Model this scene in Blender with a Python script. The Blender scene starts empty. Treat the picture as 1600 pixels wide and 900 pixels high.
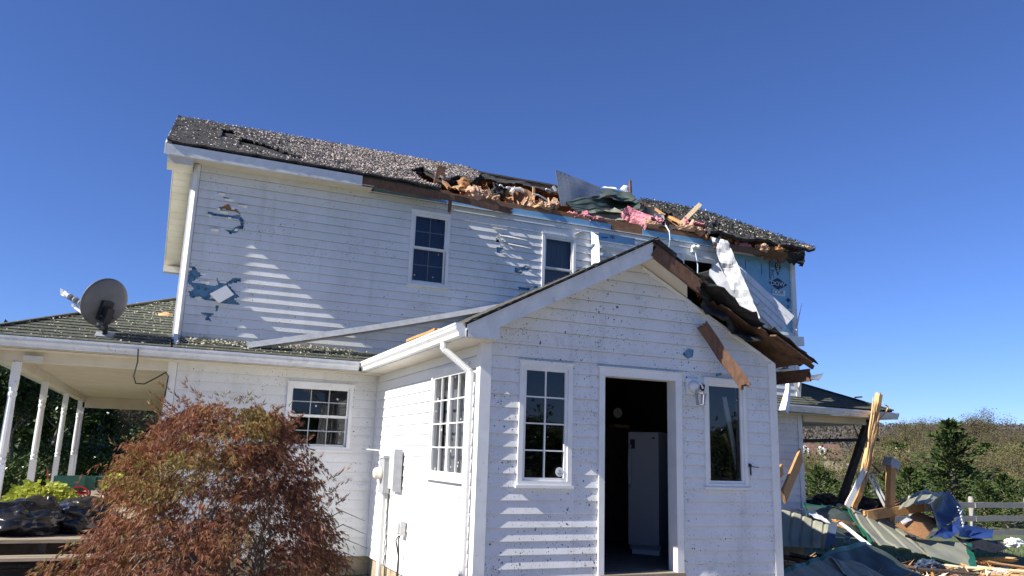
import bpy, math, random
import numpy as np
from mathutils import Vector, Matrix, noise
R = math.radians
random.seed(7)
rng = np.random.default_rng(7)
SC = bpy.context.scene
COL = SC.collection

# ---------------------------------------------------------------- camera, sky, sun, exposure
F = 1222.336
YAW, PITCH, ROLL = 0.405001, 0.209975, 0.0314208
CAM = Vector((-2.90274, -7.47414, 1.18394))
fw = Vector((math.sin(YAW)*math.cos(PITCH), math.cos(YAW)*math.cos(PITCH), math.sin(PITCH)))
r0 = Vector((math.cos(YAW), -math.sin(YAW), 0)); u0 = r0.cross(fw)
RT = r0*math.cos(ROLL) + u0*math.sin(ROLL)
UP = -r0*math.sin(ROLL) + u0*math.cos(ROLL)
cd = bpy.data.cameras.new('camera'); cam = bpy.data.objects.new('camera', cd); COL.objects.link(cam)
cd.sensor_width = 36; cd.lens = F/1600*36; cd.clip_end = 6000; cd.clip_start = 0.05
M = Matrix((RT, UP, -fw)).transposed().to_4x4(); M.translation = CAM
cam.matrix_world = M
SC.camera = cam
SUN_EL, SUN_A = R(37.2), R(5.2)
sdir = Vector((-math.cos(SUN_EL)*math.cos(SUN_A), -math.cos(SUN_EL)*math.sin(SUN_A), math.sin(SUN_EL)))
w = bpy.data.worlds.new('World'); SC.world = w; w.use_nodes = True
nt = w.node_tree; bg = nt.nodes['Background']
sky = nt.nodes.new('ShaderNodeTexSky'); sky.sky_type = 'NISHITA'; sky.sun_disc = False
sky.sun_elevation = SUN_EL; sky.sun_rotation = math.atan2(sdir.x, sdir.y)
sky.altitude = 1600; sky.air_density = 1.0; sky.dust_density = 0.0; sky.ozone_density = 10.0
tint = nt.nodes.new('ShaderNodeMix'); tint.data_type = 'RGBA'; tint.blend_type = 'MULTIPLY'; tint.inputs[0].default_value = 1; tint.inputs[7].default_value = (0.95, 0.87, 1.02, 1)
nt.links.new(sky.outputs[0], tint.inputs[6]); nt.links.new(tint.outputs[2], bg.inputs[0]); bg.inputs[1].default_value = 0.085
sl = bpy.data.lights.new('sun', 'SUN'); sl.energy = 5.0; sl.angle = R(0.5); sl.color = (1, 0.95, 0.87)
so = bpy.data.objects.new('sun', sl); COL.objects.link(so)
so.rotation_euler = sdir.to_track_quat('Z', 'Y').to_euler()
vs = SC.view_settings; vs.view_transform = 'Standard'; vs.look = 'None'; vs.gamma = 1; vs.use_curve_mapping = False
vs.exposure = 0.85
SC.render.resolution_x, SC.render.resolution_y = 1024, 576
SC.cycles.max_bounces = 8; SC.cycles.transparent_max_bounces = 12

D = 4.334            # plane of the long front wall
def ray(px, py): return RT*((px-800)/F) - UP*((py-450)/F) + fw
def PY(px, py, Y): d = ray(px, py); return CAM + d*((Y-CAM.y)/d.y)
def PX(px, py, X): d = ray(px, py); return CAM + d*((X-CAM.x)/d.x)
def PZ(px, py, Z): d = ray(px, py); return CAM + d*((Z-CAM.z)/d.z)
def PD(px, py, dep): return CAM + ray(px, py)*dep
def V(*a): return Vector(a)

# ---------------------------------------------------------------- materials
def N(nt, t, **k):
    n = nt.nodes.new(t)
    for a, b in k.items():
        if a.startswith('_'): setattr(n, a[1:], b)
        else: n.inputs[a.replace('__', ' ')].default_value = b
    return n
def mat(name, c1, c2=None, scale=6.0, rough=0.7, metal=0.0, bump=0.0, bscale=40.0, stretch=None, detail=4.0, lo=0.35, hi=0.65,
        spots=None, coat=0.0, spec=0.5, dirt=None, wave=None):
    """spots: list of (voronoi scale, fraction, size, colour); dirt: (noise scale, lo, hi, colour)"""
    m = bpy.data.materials.new(name); m.use_nodes = True; nt = m.node_tree; L = nt.links
    b = nt.nodes['Principled BSDF']
    b.inputs['Roughness'].default_value = rough; b.inputs['Metallic'].default_value = metal
    b.inputs['Coat Weight'].default_value = coat; b.inputs['Specular IOR Level'].default_value = spec
    tc = N(nt, 'ShaderNodeTexCoord'); co = tc.outputs['Object']
    sc = co
    if stretch:
        mp = N(nt, 'ShaderNodeMapping'); mp.inputs['Scale'].default_value = stretch; L.new(co, mp.inputs[0]); sc = mp.outputs[0]
    col = None
    def mix(fac, a, bcol):
        x = N(nt, 'ShaderNodeMix', _data_type='RGBA')
        L.new(fac, x.inputs[0])
        if isinstance(a, tuple): x.inputs[6].default_value = (*a, 1)
        else: L.new(a, x.inputs[6])
        if isinstance(bcol, tuple): x.inputs[7].default_value = (*bcol, 1)
        else: L.new(bcol, x.inputs[7])
        return x.outputs[2]
    def ramp(src, lo, hi):
        r = N(nt, 'ShaderNodeMapRange'); r.inputs[1].default_value = lo; r.inputs[2].default_value = hi; L.new(src, r.inputs[0]); return r.outputs[0]
    if c2 is not None:
        n1 = N(nt, 'ShaderNodeTexNoise', Scale=scale, Detail=detail, Roughness=0.6); L.new(sc, n1.inputs['Vector'])
        col = mix(ramp(n1.outputs[0], lo, hi), c1, c2)
    else: col = c1
    if wave:
        wv = N(nt, 'ShaderNodeTexNoise', Scale=wave[0], Detail=3.0); mp = N(nt, 'ShaderNodeMapping'); mp.inputs['Scale'].default_value = wave[1]
        L.new(co, mp.inputs[0]); L.new(mp.outputs[0], wv.inputs['Vector'])
        col = mix(ramp(wv.outputs[0], wave[2], wave[3]), col, wave[4])
    if dirt:
        n2 = N(nt, 'ShaderNodeTexNoise', Scale=dirt[0], Detail=5.0, Roughness=0.65); L.new(co, n2.inputs['Vector'])
        col = mix(ramp(n2.outputs[0], dirt[1], dirt[2]), col, dirt[3])
    for (vs_, frac, size, scol) in (spots or []):
        v = N(nt, 'ShaderNodeTexVoronoi', Scale=vs_)
        nz = N(nt, 'ShaderNodeTexNoise', Scale=vs_*1.7, Detail=2.0); L.new(co, nz.inputs['Vector'])
        ad = N(nt, 'ShaderNodeVectorMath', _operation='MULTIPLY_ADD'); L.new(nz.outputs['Color'], ad.inputs[0]); ad.inputs[1].default_value = (0.9/vs_,)*3; L.new(co, ad.inputs[2])
        L.new(ad.outputs[0], v.inputs['Vector'])
        sp = N(nt, 'ShaderNodeSeparateColor'); L.new(v.outputs['Color'], sp.inputs[0])
        t = N(nt, 'ShaderNodeMapRange'); t.inputs[1].default_value = 1-frac; t.inputs[2].default_value = 1; t.inputs[4].default_value = size; L.new(sp.outputs[0], t.inputs[0])
        # thicker in some places than in others, as mud flies
        cl = N(nt, 'ShaderNodeTexNoise', Scale=1.1+vs_*0.02, Detail=3.0); L.new(co, cl.inputs['Vector'])
        cr_ = N(nt, 'ShaderNodeMapRange'); cr_.inputs[1].default_value = 0.36; cr_.inputs[2].default_value = 0.64; cr_.inputs[3].default_value = 0.25; cr_.inputs[4].default_value = 1.25; L.new(cl.outputs[0], cr_.inputs[0])
        tm = N(nt, 'ShaderNodeMath', _operation='MULTIPLY'); L.new(t.outputs[0], tm.inputs[0]); L.new(cr_.outputs[0], tm.inputs[1])
        lt = N(nt, 'ShaderNodeMath', _operation='LESS_THAN'); L.new(v.outputs['Distance'], lt.inputs[0]); L.new(tm.outputs[0], lt.inputs[1])
        col = mix(lt.outputs[0], col, scol)
    if isinstance(col, tuple): b.inputs['Base Color'].default_value = (*col, 1)
    else: L.new(col, b.inputs['Base Color'])
    if bump:
        bn = N(nt, 'ShaderNodeTexNoise', Scale=bscale, Detail=4.0); L.new(sc, bn.inputs['Vector'])
        bp = N(nt, 'ShaderNodeBump', Strength=bump, Distance=0.02); L.new(bn.outputs[0], bp.inputs['Height']); L.new(bp.outputs[0], b.inputs['Normal'])
    return m

SPECK = [(16, 0.40, 0.17, (0.09, 0.085, 0.08)), (34, 0.34, 0.24, (0.06, 0.055, 0.05)), (60, 0.35, 0.28, (0.14, 0.13, 0.12)), (7, 0.10, 0.10, (0.04, 0.035, 0.03))]
m_siding = mat('white_vinyl_siding', (0.78, 0.78, 0.77), (0.70, 0.70, 0.67), 2.2, 0.45, spots=SPECK, dirt=(3.2, 0.60, 0.85, (0.50, 0.47, 0.40)), bump=0.05, bscale=9, wave=(5, (1.4, 1.4, 0.10), 0.56, 0.90, (0.60, 0.59, 0.56)))
m_siding_front = mat('mud_spattered_vinyl_siding', (0.78, 0.78, 0.78), (0.70, 0.70, 0.69), 2.2, 0.45, spots=[(15, 0.5, 0.19, (0.10, 0.095, 0.09)), (30, 0.55, 0.28, (0.055, 0.05, 0.048)), (52, 0.5, 0.30, (0.08, 0.075, 0.07)), (85, 0.45, 0.30, (0.12, 0.115, 0.11)), (7, 0.22, 0.12, (0.03, 0.028, 0.026))], dirt=(4, 0.58, 0.85, (0.45, 0.44, 0.42)), bump=0.05, bscale=9, wave=(5, (1.4, 1.4, 0.10), 0.56, 0.90, (0.58, 0.575, 0.56)))
m_lip = mat('shaded_grimy_clapboard_edge', (0.16, 0.16, 0.14), (0.36, 0.36, 0.33), 5, 0.6)  # lap shadow lines painted dark on the under-lips, mould included
m_siding_side = mat('clean_vinyl_siding', (0.80, 0.80, 0.79), (0.76, 0.76, 0.74), 2.0, 0.45, spots=[(30, 0.05, 0.15, (0.2, 0.19, 0.18))], bump=0.04, bscale=9)
m_soffit = mat('cream_soffit', (0.66, 0.61, 0.51), (0.58, 0.53, 0.43), 3, 0.5, spots=[(9, 0.12, 0.10, (0.12, 0.1, 0.08))])
m_trim = mat('white_trim', (0.80, 0.80, 0.79), (0.72, 0.72, 0.70), 5, 0.4, spots=[(22, 0.22, 0.16, (0.12, 0.11, 0.10)), (9, 0.12, 0.10, (0.05, 0.05, 0.05))], dirt=(6, 0.62, 0.9, (0.45, 0.42, 0.38)))
m_alu = mat('white_aluminium', (0.74, 0.75, 0.76), (0.62, 0.63, 0.64), 6, 0.35, 0.0, spots=[(30, 0.25, 0.15, (0.2, 0.19, 0.18))], dirt=(8, 0.58, 0.8, (0.4, 0.38, 0.35)))
m_alu_dull = mat('dull_crumpled_aluminium', (0.50, 0.51, 0.52), (0.40, 0.41, 0.42), 6, 0.5, spots=[(24, 0.2, 0.15, (0.15, 0.14, 0.13))])
m_gutter_old = mat('weathered_gutter_metal', (0.46, 0.47, 0.48), (0.36, 0.37, 0.37), 8, 0.4, 0.1, spots=[(20, 0.3, 0.2, (0.2, 0.19, 0.17))])
m_shingle_top = mat('torn_asphalt_shingle', (0.018, 0.018, 0.018), (0.055, 0.053, 0.05), 28, 0.95, bump=0.7, bscale=60, spots=[(26, 0.4, 0.28, (0.12, 0.11, 0.10)), (50, 0.4, 0.3, (0.015, 0.015, 0.015))])
m_shingle_lt = mat('pale_bounce_shingle', (0.12, 0.12, 0.105), (0.18, 0.175, 0.155), 14, 0.95, bump=0.5, bscale=90)  # paler so the unseen entry roof slope bounces light up the wall
m_shingle = mat('green_grey_shingle', (0.055, 0.062, 0.045), (0.095, 0.10, 0.075), 14, 0.95, bump=0.5, bscale=90, stretch=(1, 1, 1), spots=[(18, 0.35, 0.2, (0.03, 0.033, 0.026))])
m_felt = mat('black_roofing_felt', (0.012, 0.012, 0.013), (0.03, 0.03, 0.03), 9, 0.85, bump=0.6, bscale=20)
m_osb = mat('brown_roof_sheathing', (0.20, 0.095, 0.045), (0.30, 0.16, 0.08), 7, 0.8, stretch=(1, 4, 4), bump=0.3, bscale=30, dirt=(5, 0.55, 0.75, (0.08, 0.04, 0.02)))
m_osb_dark = mat('shaded_roof_sheathing', (0.085, 0.042, 0.024), (0.155, 0.078, 0.038), 7, 0.85, stretch=(1, 4, 4), bump=0.3, bscale=30, dirt=(5, 0.5, 0.7, (0.03, 0.018, 0.012)))  # darker copy of the brown sheathing, with the underside's shade painted in
m_brown = mat('stained_brown_board', (0.115, 0.058, 0.034), (0.19, 0.10, 0.058), 9, 0.8, stretch=(3, 3, 1), bump=0.3, dirt=(7, 0.6, 0.8, (0.06, 0.03, 0.02)))
m_wood = mat('fresh_yellow_lumber', (0.55, 0.33, 0.14), (0.66, 0.43, 0.20), 10, 0.7, bump=0.2, stretch=(2, 2, 2), dirt=(4, 0.6, 0.8, (0.40, 0.21, 0.08)))
m_pine = mat('pale_split_pine', (0.68, 0.52, 0.30), (0.76, 0.62, 0.42), 14, 0.7, bump=0.4, bscale=60)
m_wood_or = mat('orange_lumber', (0.46, 0.23, 0.08), (0.56, 0.31, 0.12), 9, 0.7, bump=0.2, dirt=(5, 0.6, 0.8, (0.30, 0.13, 0.04)))
m_darkwood = mat('dark_weathered_post', (0.03, 0.022, 0.018), (0.06, 0.042, 0.035), 9, 0.85, bump=0.3)
m_deck = mat('weathered_deck_boards', (0.34, 0.28, 0.20), (0.24, 0.19, 0.14), 8, 0.85, bump=0.3, stretch=(0.5, 4, 4))
m_foamdark = mat('torn_blue_foam', (0.07, 0.19, 0.31), (0.13, 0.27, 0.40), 9, 0.75, bump=0.4, dirt=(14, 0.5, 0.65, (0.03, 0.06, 0.10)))
m_foam = mat('blue_foam_board', (0.16, 0.36, 0.56), (0.24, 0.46, 0.66), 3, 0.6, bump=0.1, dirt=(6, 0.62, 0.8, (0.10, 0.22, 0.36)))
m_print = mat('dark_blue_print', (0.02, 0.035, 0.09), None, rough=0.6)
m_pale = mat('pale_sticker', (0.55, 0.68, 0.76), None, rough=0.6)
m_pink = mat('pink_insulation', (0.60, 0.20, 0.25), (0.70, 0.32, 0.36), 14, 0.95, bump=1.0, bscale=30, dirt=(9, 0.6, 0.8, (0.55, 0.38, 0.30)))
m_tan = mat('tan_insulation', (0.42, 0.25, 0.14), (0.56, 0.38, 0.26), 11, 0.95, bump=1.0, bscale=30, dirt=(8, 0.52, 0.7, (0.50, 0.26, 0.21)))
m_ply = mat('torn_plywood', (0.42, 0.22, 0.09), (0.32, 0.15, 0.06), 9, 0.8, bump=0.4, stretch=(1, 3, 3))
m_dark = mat('dark_void', (0.012, 0.011, 0.01), (0.02, 0.018, 0.016), 4, 0.9)
m_sage = mat('sage_metal_roofing', (0.225, 0.225, 0.165), (0.28, 0.28, 0.215), 3, 0.6, 0.0, bump=0.08, bscale=12, dirt=(5, 0.6, 0.85, (0.16, 0.16, 0.12)))
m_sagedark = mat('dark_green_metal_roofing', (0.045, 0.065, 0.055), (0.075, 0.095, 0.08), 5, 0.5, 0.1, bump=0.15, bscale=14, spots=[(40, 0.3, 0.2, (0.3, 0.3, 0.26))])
m_greentrim = mat('green_metal_trim', (0.012, 0.10, 0.062), (0.018, 0.13, 0.08), 5, 0.4, 0.1)
m_greymetal = mat('grey_sheet_metal', (0.27, 0.30, 0.34), (0.22, 0.25, 0.28), 4, 0.4, 0.3, bump=0.06, bscale=7)
m_bluemetal = mat('blue_backed_metal', (0.06, 0.085, 0.13), (0.085, 0.11, 0.16), 4, 0.4, 0.2, bump=0.1, bscale=14)
m_tarp = mat('blue_tarp', (0.018, 0.045, 0.16), (0.028, 0.06, 0.20), 7, 0.45, bump=0.3, bscale=18)
m_bag = mat('black_plastic', (0.010, 0.010, 0.013), (0.016, 0.016, 0.02), 4, 0.25, bump=0.8, bscale=9, spec=0.6)
m_grey = mat('grey_box_metal', (0.34, 0.36, 0.37), (0.42, 0.43, 0.44), 8, 0.45, 0.2)
m_greylt = mat('light_grey_plastic', (0.55, 0.55, 0.54), (0.62, 0.62, 0.6), 8, 0.5)
m_black = mat('black_rubber', (0.012, 0.012, 0.014), None, rough=0.6)
m_dish = mat('charcoal_dish_enamel', (0.11, 0.112, 0.118), (0.14, 0.14, 0.145), 6, 0.6, spots=[(16, 0.3, 0.16, (0.35, 0.32, 0.26))])
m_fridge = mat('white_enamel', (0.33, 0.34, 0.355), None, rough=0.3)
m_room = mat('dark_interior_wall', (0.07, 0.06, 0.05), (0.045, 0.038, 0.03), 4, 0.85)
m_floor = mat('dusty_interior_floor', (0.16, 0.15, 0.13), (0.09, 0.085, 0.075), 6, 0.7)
m_block = mat('tan_foundation_block', (0.34, 0.27, 0.18), (0.42, 0.35, 0.25), 7, 0.9, bump=0.4, dirt=(4, 0.55, 0.75, (0.26, 0.14, 0.06)))
m_curtain = mat('grey_curtain', (0.20, 0.20, 0.21), (0.28, 0.28, 0.29), 5, 0.9, stretch=(6, 6, 0.3))
m_blind = mat('navy_blind', (0.035, 0.05, 0.11), (0.045, 0.06, 0.13), 5, 0.8)
m_blindgrid = mat('grey_window_grid', (0.10, 0.115, 0.16), None, rough=0.6)
m_bark = mat('grey_brown_bark', (0.13, 0.105, 0.085), (0.20, 0.17, 0.14), 18, 0.9, bump=0.5)
m_palebark = mat('pale_bare_bark', (0.26, 0.23, 0.20), (0.34, 0.31, 0.27), 18, 0.9, bump=0.5)
m_fence = mat('weathered_fence_wood', (0.30, 0.275, 0.245), (0.40, 0.37, 0.33), 7, 0.9, stretch=(0.6, 5, 5), bump=0.3)
m_wagon = mat('dark_green_paint', (0.02, 0.10, 0.075), (0.03, 0.125, 0.095), 6, 0.5)
m_red = mat('red_paint', (0.42, 0.025, 0.02), (0.33, 0.02, 0.02), 6, 0.45)
m_terra = mat('terracotta', (0.36, 0.16, 0.09), (0.28, 0.12, 0.07), 6, 0.8)
m_brickroof = mat('red_brown_far_roof', (0.12, 0.062, 0.05), (0.16, 0.085, 0.07), 1.5, 0.9)
m_white = mat('white_paint', (0.78, 0.78, 0.76), None, rough=0.5)
m_grass = mat('lawn', (0.05, 0.085, 0.022), (0.10, 0.115, 0.045), 0.7, 0.95, bump=0.6, bscale=20, dirt=(0.35, 0.5, 0.7, (0.12, 0.10, 0.06)))
m_bounce_concrete = mat('pale_bounce_concrete', (0.52, 0.49, 0.44), (0.45, 0.42, 0.37), 3, 0.9)
m_bounce_gravel = mat('pale_bounce_gravel', (0.40, 0.37, 0.32), (0.30, 0.27, 0.23), 25, 0.95, bump=0.8, bscale=60)
m_blade = mat('grass_blade', (0.07, 0.15, 0.03), (0.12, 0.20, 0.05), 2, 0.8)
m_flake = mat('pale_shredded_leaf', (0.60, 0.53, 0.46), (0.45, 0.39, 0.34), 30, 0.9)
m_flake2 = mat('pink_grey_shredded_fluff', (0.55, 0.45, 0.41), (0.40, 0.33, 0.30), 30, 0.9)
m_flake3 = mat('dry_green_leaf_bits', (0.34, 0.36, 0.20), (0.42, 0.40, 0.26), 30, 0.9)
m_flake4 = mat('black_torn_granule', (0.02, 0.02, 0.02), (0.05, 0.05, 0.048), 30, 0.95)
def leafmat(name, a, b, c, s=1.2, rough=0.6, trans=0.25):
    m = mat(name, a, b, s, rough, detail=3, dirt=(s*1.9, 0.5, 0.68, c), spec=0.3)
    nt = m.node_tree; pb = nt.nodes['Principled BSDF']; out = nt.nodes['Material Output']
    tr = N(nt, 'ShaderNodeBsdfTranslucent'); src = pb.inputs['Base Color'].links[0].from_socket; nt.links.new(src, tr.inputs[0])
    mx = N(nt, 'ShaderNodeMixShader'); mx.inputs[0].default_value = trans
    nt.links.new(pb.outputs[0], mx.inputs[1]); nt.links.new(tr.outputs[0], mx.inputs[2]); nt.links.new(mx.outputs[0], out.inputs[0])
    return m
m_maple = leafmat('maple_rust_leaf', (0.31, 0.125, 0.052), (0.22, 0.082, 0.046), (0.22, 0.165, 0.045), 1.3)
m_maple2 = leafmat('maple_maroon_leaf', (0.155, 0.058, 0.046), (0.21, 0.088, 0.046), (0.23, 0.115, 0.04), 1.6)
m_maple3 = leafmat('maple_olive_leaf', (0.20, 0.175, 0.045), (0.26, 0.14, 0.045), (0.16, 0.175, 0.04), 1.8)
m_cedar = leafmat('cedar_foliage', (0.035, 0.065, 0.02), (0.06, 0.085, 0.025), (0.085, 0.09, 0.035), 0.8, 0.8, 0.1)
m_cedar2 = leafmat('young_pine_foliage', (0.065, 0.105, 0.025), (0.09, 0.12, 0.03), (0.05, 0.08, 0.02), 0.7, 0.8, 0.1)
m_holly = leafmat('glossy_dark_leaf', (0.025, 0.05, 0.014), (0.035, 0.065, 0.02), (0.05, 0.07, 0.02), 1.0, 0.35, 0.12)
m_autumn = leafmat('autumn_brown_leaf', (0.135, 0.105, 0.062), (0.10, 0.088, 0.055), (0.115, 0.12, 0.05), 0.12, 0.8, 0.2)
m_twig = mat('bare_twig', (0.17, 0.14, 0.115), (0.23, 0.195, 0.16), 3, 0.9)
m_yellow = leafmat('yellow_green_leaf', (0.19, 0.17, 0.055), (0.14, 0.135, 0.045), (0.21, 0.17, 0.075), 0.7, 0.8, 0.25)
m_vine = leafmat('lime_leaf', (0.38, 0.42, 0.05), (0.30, 0.36, 0.05), (0.5, 0.5, 0.12), 5, 0.5, 0.35)
m_hillwood = leafmat('haze_tinted_far_wood', (0.115, 0.098, 0.095), (0.092, 0.085, 0.085), (0.13, 0.10, 0.08), 0.02, 0.9, 0.1)  # greyed towards mauve: slight far haze mixed into the leaf colours

def glassmat(name, tint=(0.75, 0.78, 0.8), speck=0.0):
    m = bpy.data.materials.new(name); m.use_nodes = True; nt = m.node_tree; nt.nodes.clear(); L = nt.links
    out = N(nt, 'ShaderNodeOutputMaterial'); mx = N(nt, 'ShaderNodeMixShader'); fr = N(nt, 'ShaderNodeFresnel', IOR=1.6)
    tr = N(nt, 'ShaderNodeBsdfTransparent'); tr.inputs[0].default_value = (*tint, 1)
    gl = N(nt, 'ShaderNodeBsdfGlossy', Roughness=0.015); gl.inputs[0].default_value = (0.9, 0.92, 0.95, 1)
    ad = N(nt, 'ShaderNodeMath', _operation='MULTIPLY_ADD'); ad.inputs[1].default_value = 1.0; ad.inputs[2].default_value = 0.0; L.new(fr.outputs[0], ad.inputs[0])
    L.new(ad.outputs[0], mx.inputs[0]); L.new(tr.outputs[0], mx.inputs[1]); L.new(gl.outputs[0], mx.inputs[2])
    tc = N(nt, 'ShaderNodeTexCoord')
    bn = N(nt, 'ShaderNodeTexNoise', Scale=1.7, Detail=1.0); bp = N(nt, 'ShaderNodeBump', Strength=0.06, Distance=0.05)
    L.new(tc.outputs['Object'], bn.inputs['Vector']); L.new(bn.outputs[0], bp.inputs['Height']); L.new(bp.outputs[0], gl.inputs['Normal'])
    sh = mx.outputs[0]
    if speck:
        v = N(nt, 'ShaderNodeTexVoronoi', Scale=13.0); L.new(tc.outputs['Object'], v.inputs['Vector'])
        sp = N(nt, 'ShaderNodeSeparateColor'); L.new(v.outputs['Color'], sp.inputs[0])
        t = N(nt, 'ShaderNodeMapRange'); t.inputs[1].default_value = 1-speck; t.inputs[2].default_value = 1; t.inputs[4].default_value = 0.22; L.new(sp.outputs[0], t.inputs[0])
        lt = N(nt, 'ShaderNodeMath', _operation='LESS_THAN'); L.new(v.outputs['Distance'], lt.inputs[0]); L.new(t.outputs[0], lt.inputs[1])
        df = N(nt, 'ShaderNodeBsdfDiffuse'); df.inputs[0].default_value = (0.5, 0.48, 0.44, 1)
        m2 = N(nt, 'ShaderNodeMixShader'); L.new(lt.outputs[0], m2.inputs[0]); L.new(sh, m2.inputs[1]); L.new(df.outputs[0], m2.inputs[2]); sh = m2.outputs[0]
    L.new(sh, out.inputs[0]); return m
m_glass = glassmat('window_glass', speck=0.10)
m_glass_dirty = glassmat('spattered_window_glass', speck=0.3)

# ---------------------------------------------------------------- mesh building
class MB:
    def __init__(s): s.v = []; s.f = []; s.m = []
    def add(s, vs, fs, mi=0):
        o = len(s.v); s.v += [tuple(x) for x in vs]; s.f += [tuple(i+o for i in f) for f in fs]; s.m += [mi]*len(fs)
    def box(s, a, b, mi=0):
        x0, y0, z0 = a; x1, y1, z1 = b
        s.add([(x0,y0,z0),(x1,y0,z0),(x1,y1,z0),(x0,y1,z0),(x0,y0,z1),(x1,y0,z1),(x1,y1,z1),(x0,y1,z1)],
              [(0,3,2,1),(4,5,6,7),(0,1,5,4),(1,2,6,5),(2,3,7,6),(3,0,4,7)], mi)
    def obox(s, c, ax, ay, az, mi=0):           # centre and three half-axis vectors
        c = Vector(c)
        q = [c+ax*i+ay*j+az*k for k in (-1,1) for j in (-1,1) for i in (-1,1)]
        s.add(q, [(0,2,3,1),(4,5,7,6),(0,1,5,4),(1,3,7,5),(3,2,6,7),(2,0,4,6)], mi)
    def beam(s, p0, p1, w, h, roll=0.0, n=6, ragged=(0.0, 0.0), warp=0.0, mi=0, ref=None):
        """squared timber from p0 to p1, w across, h along the up-ish direction; ragged ends splinter"""
        p0, p1 = Vector(p0), Vector(p1); d = (p1-p0); L = d.length; d.normalize()
        ref = ref or (Vector((0, 0, 1)) if abs(d.z) < 0.9 else Vector((0, 1, 0)))
        a = d.cross(ref).normalized(); b = a.cross(d).normalized()
        a2 = a*math.cos(roll)+b*math.sin(roll); b2 = -a*math.sin(roll)+b*math.cos(roll)
        k = 5 if max(ragged) > 0 else 1
        prof = []
        for i in range(k): prof.append((-0.5+i/k, -0.5))
        for i in range(k): prof.append((0.5, -0.5+i/k))
        for i in range(k): prof.append((0.5-i/k, 0.5))
        for i in range(k): prof.append((-0.5, 0.5-i/k))
        vs, fs = [], []; m = len(prof)
        for j in range(n+1):
            t = j/n; off = Vector((noise.noise(p0+Vector((t*3, 0, 0))), noise.noise(p0+Vector((0, t*3, 5))), noise.noise(p0+Vector((7, 0, t*3)))))*warp
            for (x, y) in prof:
                q = p0 + d*(L*t) + a2*(x*w) + b2*(y*h) + off
                if j == n and ragged[1]: q += d*random.uniform(-ragged[1], ragged[1]*0.6)
                if j == 0 and ragged[0]: q -= d*random.uniform(-ragged[0], ragged[0]*0.6)
                vs.append(q)
        for j in range(n):
            for i in range(m):
                i2 = (i+1) % m; fs.append((j*m+i, j*m+i2, (j+1)*m+i2, (j+1)*m+i))
        c0, c1 = len(vs), len(vs)+1
        vs.append(p0 + d*random.uniform(0, ragged[0])); vs.append(p1 - d*random.uniform(0, ragged[1]))
        for i in range(m):
            i2 = (i+1) % m; fs.append((c0, i2, i)); fs.append((c1, n*m+i, n*m+i2))
        s.add(vs, fs, mi)
    def tube(s, pts, r, n=8, mi=0, caps=True):
        pts = [Vector(p) for p in pts]; vs, fs = [], []
        if not hasattr(r, '__len__'): r = [r]*len(pts)
        pa = None
        for i, p in enumerate(pts):
            d = (pts[min(i+1, len(pts)-1)] - pts[max(i-1, 0)])
            d = d.normalized() if d.length > 1e-9 else Vector((0, 0, 1))
            if pa is None:
                a = d.cross(Vector((0.13, 0.31, 1)) if abs(d.z) < 0.95 else Vector((1, 0.2, 0))).normalized()
            else: a = (pa - d*pa.dot(d)).normalized()
            pa = a; b = d.cross(a)
            for k in range(n):
                an = 2*math.pi*k/n; vs.append(p + a*(math.cos(an)*r[i]) + b*(math.sin(an)*r[i]))
        for i in range(len(pts)-1):
            for k in range(n):
                k2 = (k+1) % n; fs.append((i*n+k, i*n+k2, (i+1)*n+k2, (i+1)*n+k))
        if caps:
            fs.append(tuple(range(n-1, -1, -1))); e = (len(pts)-1)*n; fs.append(tuple(e+k for k in range(n)))
        s.add(vs, fs, mi)
    def extrude(s, prof, p0, p1, right, up, mi=0):    # closed 2D profile along p0->p1
        p0, p1 = Vector(p0), Vector(p1); n = len(prof)
        vs = [p+right*x+up*y for p in (p0, p1) for (x, y) in prof]
        fs = [(i, (i+1) % n, n+(i+1) % n, n+i) for i in range(n)] + [tuple(range(n-1, -1, -1)), tuple(range(n, 2*n))]
        s.add(vs, fs, mi)
    def prism(s, poly, nrm, th, mi=0):                 # thick polygon; nrm*th towards the back
        poly = [Vector(p) for p in poly]; n = len(poly); o = Vector(nrm).normalized()*th
        vs = poly + [p+o for p in poly]
        fs = [tuple(range(n)), tuple(range(2*n-1, n-1, -1))] + [(i, n+i, n+(i+1) % n, (i+1) % n) for i in range(n)]
        s.add(vs, fs, mi)
    def patch(s, a, b, c, d, nu=16, nv=10, th=0.004, amp=0.0, fr=2.0, ribs=0, rib_h=0.02, ribv=False, sag=0.0, ragged=0.0, seed=0, mi=0, mback=None, curl=0.0):
        """sheet on corners a-b-c-d (a->b is u, a->d is v): crumple noise, pressed ribs, bulge, torn edges, and a real thickness"""
        a, b, c, d = map(Vector, (a, b, c, d)); nr = (b-a).cross(d-a).normalized(); vs = []; so = Vector((seed*3.1, seed*1.7, seed*0.9))
        for j in range(nv+1):
            for i in range(nu+1):
                u, v = i/nu, j/nv
                p = (a*(1-u)+b*u)*(1-v)+(d*(1-u)+c*u)*v
                q = p*fr+so
                h = amp*noise.noise(q) + amp*0.5*noise.noise(q*2.3) + sag*math.sin(math.pi*u)*math.sin(math.pi*v) + curl*(2*u-1)**2
                if ribs:
                    t = ((v if ribv else u)*ribs) % 1.0
                    h += rib_h*max(0, 1-abs(t-0.5)/0.14)
                if ragged and (i in (0, nu) or j in (0, nv)):
                    p = p + (b-a).normalized()*(ragged*noise.noise(q*5+Vector((9, 0, 0)))) + (d-a).normalized()*(ragged*noise.noise(q*5+Vector((0, 9, 0))))
                vs.append(p+nr*h)
        m = (nu+1)*(nv+1); vs += [p-nr*th for p in vs]
        fs = []; mm = []
        I = lambda i, j: j*(nu+1)+i
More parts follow.
